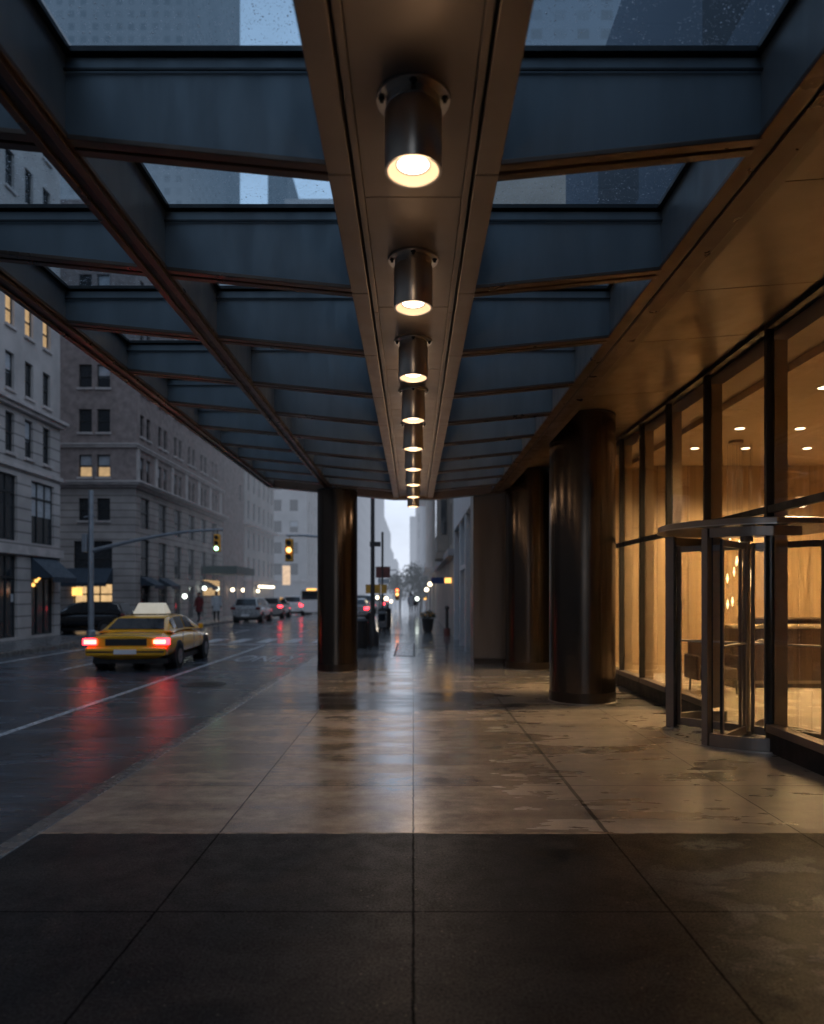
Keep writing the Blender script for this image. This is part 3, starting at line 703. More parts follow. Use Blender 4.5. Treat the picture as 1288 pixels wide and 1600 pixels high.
def awning(parent, org, O, ang, u0,u1, ztop, zlow, out, m='awning'):
    c, s = math.cos(ang), math.sin(ang)
    P = lambda u,d,z: (O[0]+c*u+s*d, O[1]+s*u-c*d, z)
    mb = MB(); mb.hexa([P(u0,.02,ztop-.03),P(u0,out,zlow),P(u1,out,zlow),P(u1,.02,ztop-.03),P(u0,.02,ztop),P(u0,out,zlow+.03),P(u1,out,zlow+.03),P(u1,.02,ztop)])
    mb.hexa([P(u0,out-.02,zlow-.16),P(u0,out,zlow-.16),P(u1,out,zlow-.16),P(u1,out-.02,zlow-.16),P(u0,out-.02,zlow),P(u0,out,zlow),P(u1,out,zlow),P(u1,out-.02,zlow)])
    mb.add([P(u0,.02,ztop-.03),P(u0,out-.02,zlow),P(u0,.02,zlow-.0)],[(0,1,2)]); mb.add([P(u1,.02,ztop-.03),P(u1,out-.02,zlow),P(u1,.02,zlow)],[(0,1,2)])
    return mb.build('awning', M[m], parent, org)
LX = -13.7
A90 = R(90)
def sill(mb, O, ang, h):
    ubox(mb, O, ang, h[0]-.06, h[1]+.06, 0.0, .08, h[2]-.1, h[2]-.002)

# ---- building 1 (left, nearest): street face y from 8 to 27.3
def b1():
    t = thing('limestone_building', (-17,18,0), 'nearest limestone block at the left edge with an awning over a dark shop', 'building')
    org = (-17,18,0); Y0 = 8.0; O = (LX, Y0); W = 27.3-Y0
    holes = []; kinds = []
    ys = [26.3-1.2*k for k in range(15)]
    for k, y in enumerate(ys):
        u = y-Y0
        for (a,b,kd) in ((6.45,7.8,'dark'),(8.6,9.85,'dark'),(10.75,11.85,'lit' if k in (0,1,2) else 'blind'),(13.0,14.3,'dark'),(15.4,16.7,'blind'),(17.8,19.1,'dark'),(20.2,21.4,'dark')):
            if u-.28 < .3: continue
            if a == 6.45 and k % 3 == 2: pass
            holes.append((u-.27,u+.27,a,b)); kinds.append((kd,'sash'))
    for k in range(6):
        y1 = 26.85-2.5*k
        holes.append((y1-1.6-Y0, y1-Y0, 3.45, 5.7)); kinds.append(('dark' if k%2 else 'blind','shop'))
        holes.append((y1-1.6-Y0, y1-Y0, .12, 2.95)); kinds.append(('dark','shop'))
    keep = [i for i,h in enumerate(holes) if h[0] > .2]
    holes = [holes[i] for i in keep]; kinds = [kinds[i] for i in keep]
    wl = MB(); facade(wl, O, A90, W, 0, 23, holes)
    wl.box(-30,LX-.25,27.1,27.3,0,23).box(-30,LX,-70,7.99,0,23).box(-30,LX,8,27.3,23,23.2)
    wl.build('wall', M['limestone'], t, org)
    for nm_,a_,b_,d_,zl_,zh_ in (('cornice',-.1,.12,.30,8.12,8.24),('cornice_bed',0,.06,.18,7.98,8.117),('string_course',0,.05,.12,3.0,3.3),('string_course',0,.05,.1,5.95,6.1),('cornice',-.1,.3,.5,22.3,22.8)):
        cn = MB(); ubox(cn,O,A90,a_,W+b_,.0,d_,zl_,zh_); cn.build(nm_, M['limeplain'], t, org)
    s = MB()
    for h in holes:
        if h[2] > 6: sill(s,O,A90,h)
    s.build('sill_course', M['limeplain'], t, org)
    nwin = 0
    for h,(k,st) in zip(holes,kinds):
        if nwin >= 96: break
        if O[1]+h[0] < 14: continue
        window(t,org,O,A90,h,k,st); nwin += 1
    rest = MB()
    rest.box(LX-.6,LX-.3,8.1,27.1,0.0,22.9); rest.build('interior_wall', M['shopdark'], t, org)
    awning(t,org,O,A90, 26.95-1.75-Y0, 26.98-Y0, 2.95, 2.2, .8)
    awning(t,org,O,A90, 21.9-1.7-Y0, 21.9-Y0, 2.95, 2.3, .8)
    # small lit lamps and a card in the shop window
    MB().box(LX-.12,LX-.11,24.15,24.5,1.35,1.62).build('window_card', M['blind'], t, org)
b1()
for k,(y,z) in enumerate(((25.55,1.95),(25.75,2.1),(25.9,2.2))):
    o = thing('window_lamp',(LX-.1,y,z),['lowest','middle','topmost'][k]+' small orange lamp hanging in the dark shop window under the awning','lamp','orange lamps in the shop window')
    MB().ball((0,0,0),.07,12).build('bulb', M['orangeglow'] if 0 else M['amberglow'], o)
    MB().tube((0,0,.07),(0,0,2.9-z),.006,n=5).build('cord', M['gasket'], o)

# ---- building 2 on the corner
def b2():
    t = thing('corner_building', (-17,42,0), 'brown grey corner block with paired windows, heavy cornice and lit shop', 'building')
    org = (-17,42,0); O = (LX,34.7); W = 50.6-34.7; zt = 21
    ctr = [36.0+2.5*k for k in range(6)]
    holes=[]; kinds=[]
    for k,y in enumerate(ctr):
        u = y-34.7
        for z0_,z1_,kd in ((7.35,8.5,'dark'),(9.55,10.65,'dark'),(11.75,12.95,'dark'),(14.1,15.2,'blind'),(16.3,17.4,'dark')):
            for dx in (-.42,.42): holes.append((u+dx-.26,u+dx+.26,z0_,z1_)); kinds.append((kd,'sash'))
        holes.append((u-.62,u+.62,4.95,6.5)); kinds.append(('dark','pair'))
        holes.append((u-.62,u+.62,2.5,4.4)); kinds.append(('dark','pair'))
        holes.append((u-.62,u+.62,.15,2.1)); kinds.append(('shop' if k==4 else 'dark','shop'))
    wl = MB(); facade(wl,O,A90,W,0,6.85,[h for h in holes if h[3]<6.9]); 
    # south face
    OS = (-24.0,34.7); WS = LX+24.0
    hs=[]; ks=[]
    for (x0,x1) in ((-16.5,-15.85),(-15.6,-14.95),(-19.4,-18.75),(-18.5,-17.85),(-22.2,-21.5),(-21.2,-20.5)):
        for z0_,z1_,kd in ((5.25,6.35,'dark'),(7.4,8.5,'lit' if x0>-17 else 'dark'),(9.6,10.75,'blind'),(11.8,12.95,'dark'),(14.1,15.2,'dark'),(16.3,17.4,'blind')):
            hs.append((x0+24,x1+24,z0_,z1_)); ks.append(('litblind' if kd=='lit' else kd,'sash'))
    hs.append((-16.75+24,-14.85+24,.1,2.15)); ks.append(('shop','shop')); hs.append((-16.75+24,-14.85+24,2.5,4.25)); ks.append(('dark','pair'))
    low = [h for h in hs if h[3]<6.9]
    facade(wl,OS,0,WS,0,6.85,low)
    wl.build('lower_wall', M['limestone2'], t, org)
    up = MB(); facade(up,O,A90,W,7.2,zt,[h for h in holes if h[3]>=6.9]); facade(up,OS,0,WS,7.2,zt,[h for h in hs if h[3]>=6.9])
    up.box(-30,LX,34.9,50.6,zt,zt+.2)
    up.box(-24.2,-24,34.7,50.6,0,zt).box(-24,LX-.25,50.4,50.6,0,zt)
    up.build('upper_wall', M['brick'], t, org)
    ins = MB().box(-23.8,LX-.35,35.1,50.3,0.0,zt-.1); ins.build('interior_wall', M['shopdark'], t, org)
    for (z,h_,d) in ((6.86,.12,.12),(6.98,.1,.34),(7.08,.1,.42),(8.85,.12,.1),(8.97,.08,.16)):
        cn = MB(); ubox(cn,O,A90,-d,W+.05,.0,d,z,z+h_-.003); ubox(cn,OS,0,0,WS-.001,.0,d,z,z+h_-.003); cn.build('cornice' if z > 6.9 else 'cornice_bed', M['limeplain'], t, org)
    # attic storey panels in paler stone between 7.2 and 8.85
    for k in range(7):
        u = .1+2.5*k-.0
        if u < W-.3:
            cn = MB(); ubox(cn,O,A90,u,min(u+.34,W),.0,.06,7.21,8.84); cn.build('pilaster', M['limeplain'], t, org)
    sl = MB()
    for h in holes:
        if h[2]>9: sill(sl,O,A90,h)
    for h in hs:
        if h[2]>5: sill(sl,OS,0,h)
    sl.build('sill_course', M['limeplain'], t, org)
    lit = 0
    for h,(k,st) in list(zip(holes,kinds))[:64]: window(t,org,O,A90,h,k,st)
    for h,(k,st) in zip(hs,ks):
        window(t,org,OS,0,h,k,st)
    # arched doorway
    ar = MB(); yc = ctr[2]+1.25
    awning(t,org,O,A90,.6,2.0,2.5,2.05,.75); awning(t,org,O,A90,3.1,4.5,2.5,2.05,.75); awning(t,org,O,A90,10.7,12.1,2.5,2.05,.75)
    awning(t,org,OS,0,-17.0+24,-14.8+24,2.9,2.15,.8)
    # lit shop interior on the corner
    MB().box(-16.78,-16.3,34.60,34.66,1.55,1.95).build('shop_sign', M['amberglow'], t, org)
b2()

# ---- building 3: plain dark party wall + ornate front
def simple_block(name, label, x0, y0, y1, z, m, rows, ys, win=(.5,1.2), south=None, cornices=(), back=-30, side=1):
    org = ((x0+back)/2,(y0+y1)/2,0)
    t = thing(name, org, label, 'building')
    ang = A90 if side==1 else -A90
    O = (x0,y0) if side==1 else (x0,y1)
    holes=[]
    for yy in ys:
        u = yy-y0 if side==1 else y1-yy
        for zz in rows: holes.append((u-win[0]/2,u+win[0]/2,zz,zz+win[1]))
    wl = MB(); facade(wl,O,ang,y1-y0,0,z,holes)
    sh=[]; 
    if side==1: OS=(back,y0); WS=x0-back
    else: OS=(x0,y0); WS=back-x0
    if south:
        for xx in south:
            for zz in rows: sh.append((xx-OS[0]-win[0]/2,xx-OS[0]+win[0]/2,zz,zz+win[1]))
    facade(wl,OS,0,WS,0,z,sh)
    a,b = sorted((x0,back)); wl.box(a,b,y0+.3,y1,z-.2,z)
    wl.build('wall', m, t, org)
    a2,b2_ = (back,x0-.25) if side==1 else (x0+.25,back)
    MB().box(a2,b2_,y0+.22,y1-.1,0,z-.25).build('interior_wall', M['shopdark'], t, org)
    for zz,d in cornices:
        cn=MB()
        ubox(cn,O,ang,-d if side==1 else 0,y1-y0+(0 if side==1 else d),0,d,zz,zz+.25)
        ubox(cn,OS,0,0,WS,0,d-.004,zz+.003,zz+.247)
        cn.build('cornice', M['limeplain'], t, org)
    n=0
    for h in holes:
        window(t,org,O,ang,h,'blind' if rnd.random()<.25 else 'dark','sash'); n+=1
        if n>60: break
    for h in sh[:36]: window(t,org,OS,0,h,'dark','sash')
    return t, org
simple_block('brick_building','plain dark brick block beside the brown grey corner block',LX-.0,50.7,57,19,M['brick'],[9.0,11.5,14],[55.8],(.6,1.3))
t3,o3 = simple_block('ornate_building','ornate pale stone front behind the green entrance awning',LX+.05,57.1,69,13.5,M['palestone'],[3.2,5.4,7.9,10.2],[58.4,60.4,62.4,64.4,66.4,68],(.8,1.5),cornices=((2.7,.3),(7.3,.4),(12.4,.5)))
simple_block('pale_building','tall pale block with small square windows beyond the second crossing',-13.0,86,104,34,M['palestone'],[4+2.6*k for k in range(8)],[88+2.6*k for k in range(6)],(1.0,1.4),south=[-16.6,-14.6],cornices=((3.2,.3),(8.9,.4)))
simple_block('side_street_building','narrow dark block between the ornate front and the pale block',-19.0,84.2,85.8,26,M['brick'],[6,9],[85],(.4,1.2))
# green entrance awning with lit entrance
ga = thing('entrance_awning', (LX+1.2,50,0), 'long dark green awning over a lit entrance across the street', 'awning')
GO=(LX+1.2,50,0)
MB().box(LX+.1,LX+2.3,45.4,50.6,2.95,3.45).build('canopy_cloth', M['green'], ga, GO, bevel=.03)
for y in (45.6,48,50.4): MB().tube((LX+2.2,y,0),(LX+2.2,y,2.95),.035).build('post', M['pole'], ga, GO)
eg = thing('lit_entrance', (LX+.4,47,0), 'glowing gridded entrance window under the green awning', 'window')
MB().box(LX+.03,LX+.06,45.8,49.6,1.55,2.55).build('pane', M['litshop'], eg, (LX+.4,47,0))
q=MB()
for k in range(9): q.box(LX+.065,LX+.1,45.8+k*.46,45.85+k*.46,1.55,2.55)
q.box(LX+.065,LX+.1,45.8,49.6,2.03,2.07); q.build('frame', M['winframe'], eg, (LX+.4,47,0))
# wall globes along the far shops
GL=[(45.0,'greenish white globe lamp at the corner of the arched block','coolglow',2.0),(47.9,'globe lamp right of the glowing entrance','coolglow',2.0),(52,'first warm globe lamp on the dark brick block','warmglow',1.95),(55.2,'second warm globe lamp on the dark brick block','warmglow',1.95),(60.5,'warm globe lamp below the ornate front','warmglow',1.9),(38.6+2.5,'oval greenish lamp by the shop doorway','coolglow',1.5)]
for y,l,m_,z in GL:
    g = thing('globe_lamp',(LX+.35,y,z),l,'wall lamp','globe lamps along the far shops')
    MB().ball((0,0,0),.14,16).build('globe', M[m_], g, smooth=True); MB().tube((-.34,0,.1),(0,0,.16),.02).build('bracket', M['darkpole'], g)
sl_ = thing('shop_light_strip',(LX+.3,64,2.2),'row of lit bulbs along a far shop fascia','light strip')
MB().box(-.25,0,-3.4,3.4,.05,.2).build('fascia', M['darkpole'], sl_)
for k in range(12): MB().ball((.06,-3.1+k*.56,0.1),.12,10).build('bulb', M['warmglow'], sl_)
hs_ = thing('hanging_sign',(-11.9,66,3.4),'tall glowing cream sign hanging over the far sidewalk','sign')
MB().box(-.35,.35,-.08,.08,-.9,.9).build('sign_panel', glow('cream_sign',(1,.72,.5),.8), hs_)
MB().box(-1.8,.36,-.03,.03,.93,.98).build('bracket', M['darkpole'], hs_)

# ---- right side beyond the canopy
sf = thing('white_storefront', (3,21,0), 'white framed storefront with dark glass just past the brown pier', 'building')
SO=(3,21,0); q=MB()
q.box(1.44,6,17.2,25.2,3.85,5.2)
q.build('fascia', M['white'], sf, SO, bevel=.02)
for y in (17.25,19.6,21.9,24.9): MB().box(1.45,1.7,y,y+.3,0,3.849).build('post', M['white'], sf, SO)
MB().box(1.6,6,17.3,25,0,3.84).build('dark_glass', M['pane'], sf, SO)
MB().box(1.46,1.6,19.95,21.85,2.35,2.47).build('rail', M['white'], sf, SO)
simple_block('beige_building','beige stone block with a projecting bay past the white storefront',1.5,25.4,48,20,M['beige'],[3.6,6.2,9.0,12],[28+3*k for k in range(7)],(1.1,1.6),cornices=((3.0,.25),(8.4,.35),(14,.5)),back=14,side=-1)
bw = thing('bay_window',(1.4,30.5,0),'projecting stone bay on the beige block above the sidewalk','bay window')
MB().box(1.0,1.49,29.4,31.8,3.4,6.6).build('wall', M['beige'], bw,(1.4,30.5,0)); MB().box(.95,1.49,29.3,31.9,3.1,3.38).build('base_moulding', M['beige'], bw,(1.4,30.5,0)); MB().box(.95,1.49,29.3,31.9,6.62,6.8).build('cornice', M['beige'], bw,(1.4,30.5,0))
MB().box(1.005-.02,1.0,29.7,31.5,4.1,6.1).box(1.15,1.4,29.38,29.4,4.1,6.1).build('pane', M['pane'], bw,(1.4,30.5,0))
simple_block('narrow_building','darker beige block with deep cornices farther along the right side',1.3,48.2,75,26,M['beige'],[4,8,12,16],[50+3.4*k for k in range(7)],(1.3,2.2),cornices=((3.2,.5),(11,.7),(20,.9)),back=14,side=-1)
def tower(name, label, x0,x1,y0,y1,z,m,steps=()):
    org=((x0+x1)/2,(y0+y1)/2,0); t=thing(name,org,label,'building','hazy towers')
    MB().box(x0,x1,y0,y1,0,z).build('wall',m,t,org)
    for k,(ins,zz) in enumerate(steps): MB().box(x0+ins,x1-ins,y0+ins,y1-ins,z+.01 if k==0 else steps[k-1][1]+.01,zz).build('setback',m,t,org)
T1=M['sky_tower1']; T2=M['sky_tower2']
tower('hazy_tower','tall hazy slab rising nearest the street column beyond the canopy',-32,-14.3,175,242,100,T1)
tower('hazy_tower','pale stepped tower right of the tall hazy slab',-40,-14.2,262,345,50,T1,((4,58),))
tower('hazy_tower','lower pale tower with a sharp top left of the sky gap',-44,-15,380,470,42,T1,((3,50),))
tower('hazy_tower','faint low block at the end of the street, left of the sky gap',-44,-12.5,520,600,28,T1,((4,36),))
tower('hazy_tower','faint low building closing the far end of the street',-12,14,820,860,22,T1)
tower('hazy_tower','hazy block on the right of the sky gap behind the beige blocks',1.6,30,76,150,42,T1)
tower('hazy_tower','pale narrow tower at the right edge of the sky gap',1.0,26,160,330,52,T1)
tower('hazy_tower','bluish tower farther back on the right of the sky gap',-2.0,20,400,480,46,T2)
tower('glass_tower','tall dark stone tower seen through the roof glass at upper left',-120,-64,200,260,260,T1)
tower('glass_tower','shorter pale tower seen through the left roof glass beside the sky',-62,-35.7*1.5,300,360,187,T1)
tower('glass_tower','slim dark tower seen through the right roof glass next to the beam',22,47,150,190,190,T2)
tower('glass_tower','wide dark tower seen through the right roof glass near the lobby',47.5,90,150,200,220,T2)
tower('glass_tower','grey tower between the two dark towers seen through the right roof glass',60,85,215,260,150,T2)

# ------------------------------------------------------------------ street furniture
def signal_head(parent, x, y, z, lit, facing=-1, s=1.0):
    h = MB().box(x-.17*s,x+.17*s,y-.11,y+.11,z-.5*s,z+.5*s).build('signal_head', M['sigyellow'], parent, tuple(parent.location), bevel=.03)
    for k,c in enumerate(('redglow','orangeglow','greenglow')):
        zz = z+(.31-.31*k)*s
        MB().tube((x,y-.115,zz),(x,y-.13,zz),.11*s,n=18).build('lens', M[c] if c in lit else M['gasket'], h, tuple(parent.location))
        v = MB()
        n=12
        r0=[(x+.125*s*math.cos(math.pi*j/n),y-.11,zz+.125*s*math.sin(math.pi*j/n)) for j in range(n+1)]
        r1=[(p[0],y-.3*s,p[2]) for p in r0]
        v.loft([r0,r1],False,False); v.build('visor', M['sigyellow'], h, tuple(parent.location))
sg = thing('traffic_signal',(-11.45,25,0),'tall grey signal pole with a long curved arm and a green light across the street','traffic light')
so=tuple(sg.location)
MB().lathe([(.16,0),(.15,.3),(.1,.35),(.085,5.3)],-11.45,25,16).build('pole', M['pole'], sg, so, smooth=True)
pts=[(-11.45+4.7*(k/10),25,3.15+.75*math.sin(math.pi/2*k/10)) for k in range(11)]
MB().path(pts,[.075-.035*k/10 for k in range(11)],10).build('arm', M['pole'], sg, so, smooth=True)
MB().box(-11.72,-11.55,24.85,25.05,3.1,3.75).build('control_box', M['pole'], sg, so, bevel=.02)
MB().tube((-11.7,25,4.35),(-11.3,25,4.4),.03).build('bracket', M['pole'], sg, so)
signal_head(sg,-6.95,24.95,3.42,('greenglow',),s=.62)
MB().tube((-6.95,25,3.7),(-6.95,25,3.95),.02).build('hanger', M['darkpole'], sg, so)
sg2 = thing('traffic_signal',(-2.95,31,0),'second signal arm with a yellow head and bright lamp left of the street column','traffic light')
MB().lathe([(.14,0),(.09,.4),(.08,4.6)],-2.85,31,14).build('pole', M['pole'], sg2, tuple(sg2.location), smooth=True)
sg2.location=(-2.85,31,0)
for ch_ in [x for x in bpy.data.objects if x.parent==sg2]: ch_.location=(-.1,0,0)
MB().path([(-2.85,31,3.9),(-3.6,31,4.1),(-4.8,31,4.2),(-5.6,31,4.2)],[.06,.055,.045,.04],10).build('arm', M['pole'], sg2, (-2.85,31,0), smooth=True)
signal_head(sg2,-5.45,30.95,3.55,('orangeglow',),s=1.0)
MB().tube((-5.45,31,4.05),(-5.45,31,4.2),.02).build('hanger', M['darkpole'], sg2, (-2.85,31,0))

sp = thing('street_lamp_pole',(-1.27,22,0),'tall dark street pole just right of the street column','lamp post')
MB().lathe([(.2,0),(.19,.35),(.11,.5),(.07,.8),(.055,7.5)],0,0,16).build('pole', M['darkpole'], sp, smooth=True)
MB().path([(0,0,7.2),(-.5,0,7.6),(-1.4,0,7.7)],[.04,.035,.03]).build('arm', M['darkpole'], sp)
MB().box(-1.8,-1.3,-.12,.12,7.6,7.72).build('lamp_head', M['pole'], sp, bevel=.03)
MB().box(-.09,.25,-.02,.02,3.1,3.25).build('street_sign', M['darkpole'], sp)
pp = thing('sign_post',(-1.38,31.5,0),'far post carrying a red brown sign above two yellow signs','sign post')
MB().cyl(0,0,.05,0,4.4,12).build('post', M['darkpole'], pp)
MB().box(-.3,.35,-.03,0,2.35,2.85).build('sign_panel', M['redbrown'], pp); 
MB().box(-.75,-.08,-.05,-.02,1.65,2.05).build('sign_panel', M['sigyellow'], pp); MB().box(-.06,.2,-.05,-.02,1.65,2.05).build('sign_panel', M['sigyellow'], pp)
MB().box(-.2,.3,-.035,-.005,2.1,2.3).build('sign_panel', M['white'], pp)
ts = thing('traffic_signal',(-2.2,46,0),'small far signal pole showing a bright orange red light','traffic light')
MB().cyl(-2.2,46,.06,0,3.3,12).build('pole', M['darkpole'], ts,(-2.2,46,0)); MB().path([(-2.2,46,3.1),(-1.6,46,3.2),(-1.1,46,3.2)],.03).build('arm', M['darkpole'], ts,(-2.2,46,0))
signal_head(ts,-1.1,45.95,1.55+.0,('redglow',),s=1.0) if False else signal_head(ts,-1.05,45.9,1.62,('orangeglow','redglow'),s=.8)
MB().tube((-1.05,46,2.0),(-1.05,46,3.2),.02).build('hanger', M['darkpole'], ts,(-2.2,46,0))
def bin_(x,y,label,r=.27,h=.9):
    b = thing('litter_bin',(x,y,0),label,'bin')
    MB().lathe([(r*.85,0),(r,.08),(r,h*.85),(r*1.06,h*.86),(r*1.06,h*.92),(r*.7,h)],0,0,20).build('body', M['darkpole'], b, smooth=True)
    q=MB()
    for k in range(14):
        a=2*math.pi*k/14; q.box(r*1.01*math.cos(a)-.012,r*1.01*math.cos(a)+.012,r*1.01*math.sin(a)-.012,r*1.01*math.sin(a)+.012,.1,h*.84)
    q.build('slat', M['column_dark'], b)
bin_(-1.62,21.0,'dark litter bin standing right of the street column')
bin_(-1.33,32.5,'dark round bin at the foot of the far sign post',.3,1.0)
MB_=MB().cyl(0,0,.03,0,1.0,10)
hp = thing('short_post',(-1.3,20.9,0),'thin dark short post beside the litter bin','post'); MB_.build('post', M['darkpole'], hp); MB().ball((0,0,1.03),.05,10).build('cap', M['darkpole'], hp)
mb_ = thing('newspaper_box',(-1.28,29,0),'grey newspaper box near the kerb','newspaper box')
mb_.scale=(.8,.8,.85)
MB().box(-.22,.22,-.2,.2,.3,1.05).build('body', M['grey'], mb_, bevel=.03); MB().box(-.17,.17,-.21,-.2,.6,.95).build('window', M['pane'], mb_)
for a in (-.15,.15):
    for b in (-.13,.13): MB().cyl(a,b,.02,0,.3,8).build('leg', M['darkpole'], mb_)
pl = thing('flower_planter',(.62,30,0),'dark planter with orange yellow flowers on the sidewalk','planter')
MB().lathe([(.16,0),(.2,.1),(.26,.55),(.28,.58),(.24,.58)],0,0,20).build('pot', M['darkpole'], pl, smooth=True)
q=MB(); f_=MB()
for k in range(260):
    a=rnd.uniform(0,6.28); rr=.34*math.sqrt(rnd.random()); z=.6+rnd.random()*.38*(1-rr*1.5); c=Vector((rr*math.cos(a),rr*math.sin(a),z)); d=Vector((rnd.uniform(-1,1),rnd.uniform(-1,1),rnd.uniform(-.3,1))).normalized()*.05; e_=d.orthogonal().normalized()*.03
    (f_ if k%3==0 and z>.66 else q).quad(tuple(c-d),tuple(c+e_),tuple(c+d),tuple(c-e_))
q.build('foliage', M['leaf'], pl); f_.build('flowers', M['flower'], pl)
wp = thing('standpipe',(1.3,27.2,0),'dark pipe fitting standing against the beige wall','standpipe')
MB().cyl(0,0,.06,0,1.05,12).build('pipe', M['darkpole'], wp); MB().ball((0,0,1.08),.09,10).build('cap', M['darkpole'], wp); MB().cyl(0,0,.13,0,.3,12).build('base', M['redbrown'], wp)
bs = thing('projecting_sign',(1.2,27.5,2.15),'blue projecting sign with an orange lit end on the beige wall','sign')
MB().box(-.5,.02,-.04,.04,-.12,.12).build('sign_panel', M['blue'], bs); MB().box(.03,.28,-.05,.05,-.1,.1).build('lit_panel', M['orangeglow'] if 0 else M['amberglow'], bs)
for x,y,z,m_,l in ((.3,55,.52,'coolglow','low white globe light in the middle of the far sidewalk'),(.95,50,1.2,'warmglow','warm globe lamp on the right of the far sidewalk'),(1.12,47,1.55,'warmglow','upper pale globe lamp on the right of the far sidewalk'),(-2.0,52,.55,'warmglow','small pale globe lamp above the far kerb'),(-2.9,57,.6,'warmglow','pale globe lamp above the traffic past the street column'),(-2.15,68,.2,'warmglow','low warm globe lamp far down the kerb'),(-1.6,80,.9,'amberglow','amber globe lamp behind the red brown sign'),(-2.3,90,1.6,'warmglow','high warm globe lamp deep in the haze above the kerb'),(1.1,66,.5,'amberglow','low amber globe lamp by the beige wall')):
    g = thing('post_lamp',(x,y,0),l,'lamp post','globe lamps far down the street')
    MB().ball((0,0,z+EY-.0-.0 if 0 else z+.75),.15,14).build('globe', M[m_], g, smooth=True); MB().cyl(0,0,.03,0,z+.62,8).build('post', M['darkpole'], g)
# trees
def tree(x,y,h,r,seed,label):
    t = thing('street_tree',(x,y,0),label,'tree','dark street trees far down the sidewalk')
    rr=random.Random(seed); tk=MB().path([(0,0,0),(.05,0,h*.3),(0,.05,h*.55)],[.12,.09,.06])
    for k in range(7):
        a=rr.uniform(0,6.28); tk.path([(0,0,h*.45),(math.cos(a)*r*.4,math.sin(a)*r*.4,h*.65),(math.cos(a)*r*.7,math.sin(a)*r*.7,h*.8)],[.05,.03,.015],6)
    tk.build('trunk', M['bark'], t)
    cr=MB(); cl=[(rr.uniform(-1,1)*r*.65,rr.uniform(-1,1)*r*.65,h*.7+rr.uniform(-.25,.3)*h,rr.uniform(.3,.6)*r) for _ in range(14)]
    for cx,cy,cz,cr_ in cl:
        for k in range(110):
            d=Vector((rr.gauss(0,1),rr.gauss(0,1),rr.gauss(0,1))).normalized()*cr_*rr.uniform(.5,1.1); c=Vector((cx,cy,cz))+d
            e1=Vector((rr.gauss(0,1),rr.gauss(0,1),rr.gauss(0,1))).normalized()*.12; e2=e1.orthogonal().normalized()*.07
            cr.quad(tuple(c-e1),tuple(c+e2),tuple(c+e1),tuple(c-e2))
    cr.build('crown', M['leaf'], t)
tree(-1.4,74,3.6,1.6,1,'dark leafy tree left of the far sky gap')
tree(.6,62,3.6,1.6,2,'dark leafy tree hanging over the middle of the far sidewalk')
tree(1.0,80,4.4,1.9,3,'taller dark leafy tree at the far right of the sidewalk')

